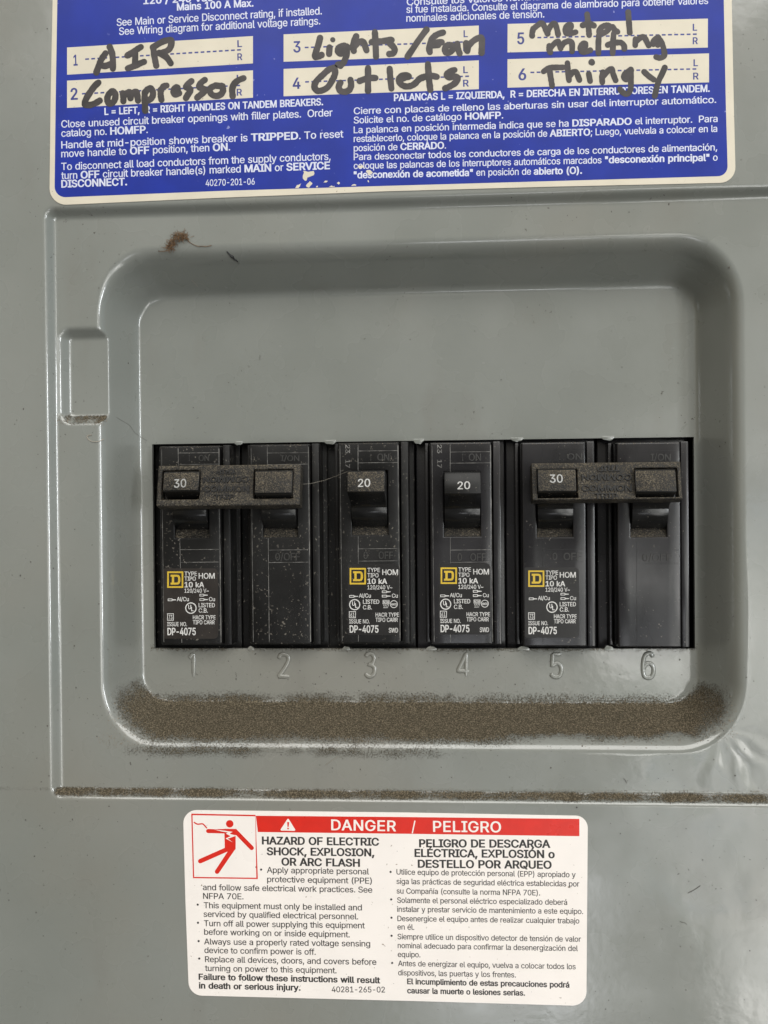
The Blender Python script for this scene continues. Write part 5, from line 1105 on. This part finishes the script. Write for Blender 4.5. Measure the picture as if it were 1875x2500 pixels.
def rating(h, zf, outline, items, extra, sticker, off=(0, 0)):
    """stuck-on rating label of a breaker: emblem and white print"""
    Q = lambda a, b: zf(a + off[0], b + off[1])
    mb = MB(); flat(mb, rounded([Q(outline[0], outline[1]), Q(outline[2], outline[1]), Q(outline[2] + 4, outline[3]), Q(outline[0] + 4, outline[3])], [4, 11, 11, 4]), ZF_ + .03)
    st = mb.build("rating_label", sticker, h, smooth=0)
    z = ZF_ + .05; mb = MB()
    for s, x0, x1, yb, cap, bold in items:
        write(mb, s, Q(x0, yb), Q(x1, yb), cap * .30139, z, True, 26 if bold else 12)
    def ring(cx, cy, r, w, n=28):
        for i in range(n):
            t0, t1 = 2 * math.pi * i / n, 2 * math.pi * (i + 1) / n
            flat(mb, [Q(cx + r * math.cos(t0), cy + r * math.sin(t0)), Q(cx + r * math.cos(t1), cy + r * math.sin(t1)),
                      Q(cx + (r - w) * math.cos(t1), cy + (r - w) * math.sin(t1)), Q(cx + (r - w) * math.cos(t0), cy + (r - w) * math.sin(t0))], z)
    def frame(x0, y0, x1, y1, w, zz=None, m=None):
        m = m or mb; zz = zz or z
        o = [(x0, y0), (x1, y0), (x1, y1), (x0, y1)]; i_ = [(x0 + w, y0 + w), (x1 - w, y0 + w), (x1 - w, y1 - w), (x0 + w, y1 - w)]
        for k in range(4): flat(m, [Q(*o[k]), Q(*o[(k + 1) % 4]), Q(*i_[(k + 1) % 4]), Q(*i_[k])], zz)
    def plug(x0, y, x1):
        m_ = x0 + (x1 - x0) * .56
        frame(x0, y - 10, m_, y + 10, 5); flat(mb, [Q(m_, y - 5), Q(x1, y - 3), Q(x1, y + 3), Q(m_, y + 5)], z)
    for e in extra:
        {'ring': ring, 'frame': frame, 'plug': plug}[e[0]](*e[1:])
    mb.build("lettering", M_SILV, st, smooth=0)
    em = MB(); ex, ey = extra_em[0], extra_em[1]
    x0, y0, x1, y1 = outline[4:8]
    frame(x0, y0, x1, y1, 13, z, em)
    # slab letter D inside the square
    w, hh = x1 - x0, y1 - y0; a = lambda u, v: Q(x0 + w * u, y0 + hh * v)
    flat(em, [a(.21, .20), a(.62, .20), a(.62, .32), a(.21, .32)], z); flat(em, [a(.21, .68), a(.62, .68), a(.62, .80), a(.21, .80)], z)
    flat(em, [a(.29, .32), a(.43, .32), a(.43, .68), a(.29, .68)], z)
    arc = [(.62 + .0, .20), (.72, .22), (.79, .30), (.82, .42), (.82, .58), (.79, .70), (.72, .78), (.62, .80), (.62, .68), (.66, .66), (.68, .58), (.68, .42), (.66, .34), (.62, .32)]
    flat(em, [a(*q) for q in arc], z)
    em.build("emblem", M_YEL, st, smooth=0)
    return st
extra_em = (0, 0)

LAY_A = [("TYPE", 300, 402, 1180, 34, 0), ("TIPO", 300, 392, 1220, 34, 0), ("HOM", 415, 545, 1203, 45, 0), ("10 kA", 300, 460, 1273, 42, 1), ("120/240 V~", 300, 497, 1317, 33, 0),
         ("Al/Cu", 238, 335, 1385, 33, 0), ("Cu", 498, 547, 1385, 32, 0), ("U", 331, 354, 1450, 34, 1), ("L", 354, 374, 1466, 34, 1), ("LISTED", 415, 546, 1435, 34, 0), ("C.B.", 415, 490, 1478, 34, 0),
         ("73", 171, 202, 1533, 36, 0), ("ISSUE NO.", 160, 320, 1588, 33, 0), ("HACR TYPE", 368, 552, 1533, 33, 0), ("TIPO CARR", 368, 544, 1573, 33, 0), ("DP-4075", 162, 392, 1660, 58, 1)]
EXT_A = [('ring', 352, 1442, 46, 8), ('frame', 160, 1485, 213, 1543, 5), ('plug', 165, 1375, 232), ('plug', 422, 1337, 488), ('plug', 422, 1373, 490)]
LAY_B = [("TYPE", 322, 424, 1150, 34, 0), ("TIPO", 322, 412, 1193, 34, 0), ("HOM", 442, 570, 1173, 45, 0), ("10 kA", 322, 482, 1245, 42, 1), ("120/240 V~", 322, 524, 1290, 33, 0),
         ("Al/Cu", 253, 350, 1357, 33, 0), ("Cu", 520, 568, 1357, 32, 0), ("U", 198, 221, 1422, 34, 1), ("L", 222, 242, 1438, 34, 1), ("LISTED", 286, 418, 1407, 34, 0), ("C.B.", 286, 358, 1452, 34, 0),
         ("NOM", 450, 496, 1404, 22, 0), ("117", 451, 494, 1441, 28, 0), ("ANCE", 513, 560, 1420, 18, 1), ("61", 184, 217, 1513, 34, 0), ("ISSUE NO.", 175, 340, 1566, 33, 0), ("HACR TYPE", 388, 578, 1512, 33, 0),
         ("TIPO CARR", 388, 568, 1553, 33, 0), ("DP-4075", 178, 412, 1640, 58, 1), ("SWD", 495, 570, 1640, 38, 0)]
EXT_B = [('ring', 219, 1414, 45, 8), ('ring', 536, 1410, 31, 5), ('frame', 173, 1468, 228, 1523, 5), ('frame', 446, 1377, 500, 1409, 3), ('plug', 175, 1347, 247), ('plug', 440, 1310, 510), ('plug', 440, 1345, 510)]
Za, Zb, Zc = z3(360), z3(800), z3(1240)

def two_pole(ks, zf, label, tie_px, body, sticker, off, seam, number, texts, raised_items):
    base = P((POLES[ks[0]]['fl'] + POLES[ks[1]]['fr']) / 2, 1330, Z2)
    root = thing("two_pole_breaker", base, label, "circuit breaker", "circuit breakers in the panel")
    hs = []
    for k in ks:
        h, dim = housing(root, k, body, seam); hs.append(h)
        toggle(root, k, M_DUSTY, M_GLOSS, dim, number if k == ks[0] else None, M_GREYP, 130)
        raised(h, raised_items[k], body)
    tb, pl = tie_bar(root, ks, tie_px)
    tie_text(tb, pl, zf, texts)
    rating(hs[0], zf, (130, 1120, 570, 1690, 160, 1145, 290, 1278), LAY_A, EXT_A, sticker, off)
    return root

r3 = lambda zf, s, x0, x1, yb, cap: (s, zf(x0, yb), zf(x1, yb), cap * .30139)
two_pole((1, 2), Za, "dusty black two-pole breaker with toggles tied by a bar, nearest the finger notch", (384, 733, 1135, 1234), M_PLAS, M_STICKB, (0, 0), M_SEAM_GLINT,
         ("30", Za(214, 467), Za(314, 462), 68 * .30139),
         [("COMMON", (455, 500), (825, 500), 44, 0), ("TRIP", (540, 560), (705, 558), 34, 0), ("COMMON", (455, 382), (825, 378), 44, 1), ("TRIP", (560, 326), (720, 324), 30, 1)],
         {1: [r3(Za, "I", 335, 345, 250, 48), r3(Za, "ON", 415, 500, 250, 48)], 2: [r3(Za, "I/ON", 1080, 1230, 250, 45), r3(Za, "0/OFF", 1035, 1235, 1055, 60)]})
two_pole((5, 6), Zc, "shiny black two-pole breaker mirroring daylight under its dusty tie bar, farthest from the notch", (1299, 1664, 1129, 1219), M_CLEAN, M_STICK, (5, -8), M_SEAMD,
         ("30", Zc(340, 426), Zc(446, 424), 66 * .30139),
         [("COMMON", (597, 495), (1003, 495), 46, 0), ("TRIP", (702, 558), (888, 558), 44, 0), ("COMMON", (597, 362), (1000, 360), 46, 1), ("TRIP", (722, 292), (903, 290), 44, 1)],
         {5: [r3(Zc, "I", 415, 425, 240, 50), r3(Zc, "ON", 480, 600, 240, 50), r3(Zc, "0", 360, 400, 1052, 58), r3(Zc, "OFF", 450, 598, 1052, 58)], 6: [r3(Zc, "I/ON", 1155, 1318, 248, 56), r3(Zc, "0/OFF", 1088, 1328, 1060, 58)]})

def single_pole(k, zf, label, off, number, raised_items, dusty, sidex):
    base = P((POLES[k]['fl'] + POLES[k]['fr']) / 2, 1330, Z2)
    root = thing("single_pole_breaker", base, label, "circuit breaker", "circuit breakers in the panel")
    h, dim = housing(root, k, M_PLAS if dusty > 50 else M_CLEAN, M_SEAM_GLINT)
    toggle(root, k, M_DUSTY if dusty > 50 else M_PLAS, M_GLOSS, dim, number, M_DULL, dusty)
    raised(h, raised_items, M_PLAS if dusty > 50 else M_CLEAN)
    # date stamp reading downwards beside the seam
    mb = MB()
    for s, a, b in (("23", (sidex, 118), (sidex, 188)), ("17", (sidex, 240), (sidex, 306))):
        write(mb, s, zf(*a), zf(*b), 11, ZF_ + .03, False)
    mb.build("date_stamp", M_SEAM_GLINT, h, smooth=0)
    rating(h, zf, (160, 1083, 580, 1660, 178, 1117, 310, 1250), LAY_B, EXT_B, M_STICK, off)
    return root
single_pole(3, Zb, "black single-pole breaker with dust-covered 20 toggle and a hair caught on it", (0, 0), ("20", Zb(245, 460), Zb(345, 458), 64 * .30139),
            [r3(Zb, "I", 345, 354, 246, 52), r3(Zb, "ON", 402, 498, 246, 56), r3(Zb, "0", 290, 325, 1042, 58), r3(Zb, "OFF", 412, 530, 1042, 58)], 130, 144)
single_pole(4, Zb, "black single-pole breaker with clean square 20 toggle, the only toggle free of dust", (737, -4), ("20", Zb(1052, 479), Zb(1155, 477), 62 * .30139),
            [r3(Zb, "I", 1088, 1098, 248, 56), r3(Zb, "ON", 1142, 1242, 248, 58), r3(Zb, "0", 1052, 1088, 1058, 60), r3(Zb, "OFF", 1155, 1282, 1058, 60)], 25, 888)

# ------------------------------------------------------------------ things caught on the panel
def on_cover(px, py, it=7):
    z = 0.0
    for _ in range(it):
        q = P(px, py, z); z = float(height(np.array([q[0]]), np.array([q[1]]))[0])
    return np.array([q[0], q[1], z])

ZL = zone(340, 530, 400 / 1659)
rnd = random.Random(3)
mb = MB()
core = ZL((400, 165), (370, 175), (340, 200), (325, 230), (310, 265), (300, 295), (420, 185), (455, 180))
for i in range(230):
    a = rnd.choice(core); a = (a[0] + rnd.gauss(0, 4.0), a[1] + rnd.gauss(0, 3.6)); p = on_cover(*a, 1)
    p[2] = Z1 + rnd.uniform(.1, 1.5); pts = []
    an = rnd.uniform(0, 6.28)
    for k in range(5):
        pts.append(tuple(p)); an += rnd.uniform(-1, 1); p = p + np.array([math.cos(an) * .30, math.sin(an) * .30, rnd.uniform(-.15, .15)]); p[2] = max(p[2], Z1 + .06)
    mb.tube(pts, .045, 4)
for i in range(60):
    a = rnd.choice(core); p = on_cover(a[0] + rnd.gauss(0, 3), a[1] + rnd.gauss(0, 3), 1); mb.ball((p[0], p[1], Z1 + rnd.uniform(.1, 1.2)), rnd.uniform(.08, .2), jit=.4)
for path in (ZL((300, 290), (285, 330), (278, 348), (240, 354), (202, 354)), ZL((470, 170), (490, 225), (520, 262), (590, 296), (640, 298), (690, 300), (735, 288))):
    mb.tube([on_cover(a, b, 2) + np.array([0, 0, .12]) for a, b in smooth_path(path, 4)], .085, 5)
mb.build("lint_clump", M_LINT, label="rusty brown fuzz of lint with a trailing thread on the grey enamel", cat="lint", at=P(430, 575, Z1), smooth=0, merge=False)
mb = MB(); pts = [on_cover(a, b) + np.array([0, 0, .1]) for a, b in smooth_path(ZL((888, 350), (915, 378), (942, 402), (962, 425), (982, 438), (1000, 456)), 3)]
mb.tube(pts, [.14 + .10 * math.sin(math.pi * i / (len(pts) - 1)) + (.16 if abs(i - 6) < 2 else 0) for i in range(len(pts))], 6)
mb.build("black_splinter", M_BLACKB, label="tiny black splinter lying on the upper shoulder of the recess", cat="splinter", at=pts[0], smooth=40, merge=False)
def thread(name, pts, r, m, label, cat):
    mb = MB(); mb.tube(pts, r, 5); return mb.build(name, m, label=label, cat=cat, at=pts[0], smooth=60, merge=False)
q = [Za(1240, 440), Za(1330, 432), Za(1440, 405), Za(1530, 372), Za(1620, 335)]; zz = (4, 3.2, 3.4, 5.2, 8.6)
thread("hair_strand", [P(a, b, ZF_ + z) for (a, b), z in zip(q, zz)], .035, M_HAIR, "fine pale hair stretched between the tie bar and the dusty 20 toggle", "hair")
ZN_ = lambda a, b: (a / 3.316, 440 + b / 3.316)
q = smooth_path([ZN_(745, 2062), (ZN_(712, 2068)), ZN_(708, 2085), ZN_(735, 2110), ZN_(770, 2118), ZN_(810, 2112), ZN_(842, 2095)], 4)
thread("straw_fibre", [on_cover(*a) + np.array([0, 0, .12]) for a in q], .11, M_HAIR, "pale curled straw fibre stuck below the finger notch", "fibre")
q = smooth_path([ZN_(925, 1915), ZN_(960, 1945), ZN_(1040, 2010), ZN_(1120, 2065), ZN_(1190, 2110)], 4)
thread("cobweb_thread", [on_cover(*a) + np.array([0, 0, .06]) for a in q], .03, M_SPECK, "thin dark cobweb thread crossing the recess wall below the notch", "thread")
q = smooth_path([ZL(530, 640)[0] if False else ZL((530, 640))[0], ZL((560, 665))[0], ZL((592, 705))[0]], 4)
thread("bristle", [on_cover(*a) + np.array([0, 0, .08]) for a in q], .05, M_HAIR, "short pale bristle in the shaded upper wall of the recess", "fibre")
ZK = zone(1375, 1900, 500 / 1659)
for pth, nm, lb in ((ZK((490, 0), (505, 18), (515, 40)), "dark_fibre", "short dark fibre above the dusty groove on the shining enamel"),
                    (ZK((945, 1160), (965, 1168), (990, 1172), (998, 1185)), "dark_fibre", "small forked dark fibre on the bright enamel beside the danger label"),
                    (ZK((1010, 930), (1060, 905), (1110, 870)), "smudge_fibre", "faint greasy fibre streak below the groove on bare enamel")):
    thread(nm, [on_cover(*a) + np.array([0, 0, .06]) for a in smooth_path(pth, 3)], .06, M_SPECK, lb, "fibre")
q = smooth_path([(795 + 0, 1868), (808, 1858), (826, 1846)], 3)
thread("pale_fibre", [on_cover(*a) + np.array([0, 0, .08]) for a in q], .05, M_HAIR, "short pale fibre on the enamel under the dusty recess wall", "fibre")

# ------------------------------------------------------------------ loose dust and grit (nobody could count it)
mb = MB()
def drop(p, r): mb.ball((p[0], p[1], p[2] + r * .4), r, 1, 1, .8, .35)
def cover_many(n, fx, fy, r0, r1, zg):
    px = np.array([fx() for _ in range(n)]); py = np.array([fy() for _ in range(n)])
    dv = F_[None] * FPX + R_[None] * (px - CXP)[:, None] - U_[None] * (py - CYP)[:, None]
    z = np.full(n, float(zg))
    for _ in range(9):
        t = (z - CAMD) / dv[:, 2]; xx = dv[:, 0] * t; yy = dv[:, 1] * t; z = .5 * z + .5 * height(xx, yy)
    for a, b, c in zip(xx, yy, z): drop((a, b, c), rnd.uniform(r0, r1))
G = rnd.gauss
cover_many(3600, lambda: rnd.uniform(262, 1800), lambda: min(1826, max(1700, G(1762, 28))), .05, .13, -7)
cover_many(700, lambda: rnd.uniform(240, 900), lambda: G(1812, 10), .04, .10, -3)
cover_many(1700, lambda: rnd.uniform(150, 1874), lambda: G(1937, 6.5), .045, .11, -1)
cover_many(260, lambda: rnd.uniform(132, 262), lambda: G(1027, 6), .045, .11, -3)
cover_many(420, lambda: rnd.uniform(380, 1690), lambda: 1584 + abs(G(0, 6)), .04, .10, Z2)
cover_many(260, lambda: rnd.uniform(380, 1690), lambda: 1690 + G(0, 9), .04, .09, Z2)
for fn, n in SURF:
    for _ in range(n): drop(fn(rnd.uniform(.02, .98), rnd.uniform(.03, .97)), rnd.uniform(.03, .085))
mb.build("dust", M_GRAIN, kind="stuff", label="brown dust grains settled on the ledges, tie bars and lower recess wall", smooth=0, merge=False)
mb = MB()
def free_px():
    while True:
        a, b = rnd.uniform(0, 1875), rnd.uniform(0, 2500) if rnd.random() < .35 else G(1900, 420)
        if 365 < a < 1705 and 1062 < b < 1592: continue
        if 118 < a < 1800 and b < 505: continue
        if 445 < a < 1440 and 1975 < b < 2460: continue
        if b > 2498 or b < 0: continue
        return a, b
pts = [free_px() for _ in range(620)]
it = iter(pts * 2); it2 = iter(pts * 2)
px = [p[0] for p in pts]; py = [p[1] for p in pts]
ix = iter(px); iy = iter(py); keep = drop
def drop(p, r):
    an = rnd.uniform(0, 3.14); l = r * rnd.choice((1, 1, 1.4, 2.2))
    q = [(p[0] + math.cos(an + t) * l * (1 if abs(math.cos(t)) > .5 else .5) * rnd.uniform(.6, 1), p[1] + math.sin(an + t) * l * rnd.uniform(.5, 1), 0) for t in (0, 1.1, 2.2, 3.3, 4.4, 5.4)]
    mb.slab(q, p[2] - .05, p[2] + r * .45)
cover_many(620, lambda: next(ix), lambda: next(iy), .05, .13, 0)
for _ in range(150):
    a, b = rnd.uniform(455, 1428), rnd.uniform(1985, 2450); drop(P(a, b, .13), rnd.uniform(.03, .07))
for _ in range(60):
    a, b = rnd.uniform(160, 1730), rnd.uniform(40, 260); drop(P(a, b, .16), rnd.uniform(.03, .06))
mb.build("grit", M_SPECK, kind="stuff", label="tiny dark specks of grit scattered over the enamel and labels", smooth=0, merge=False)
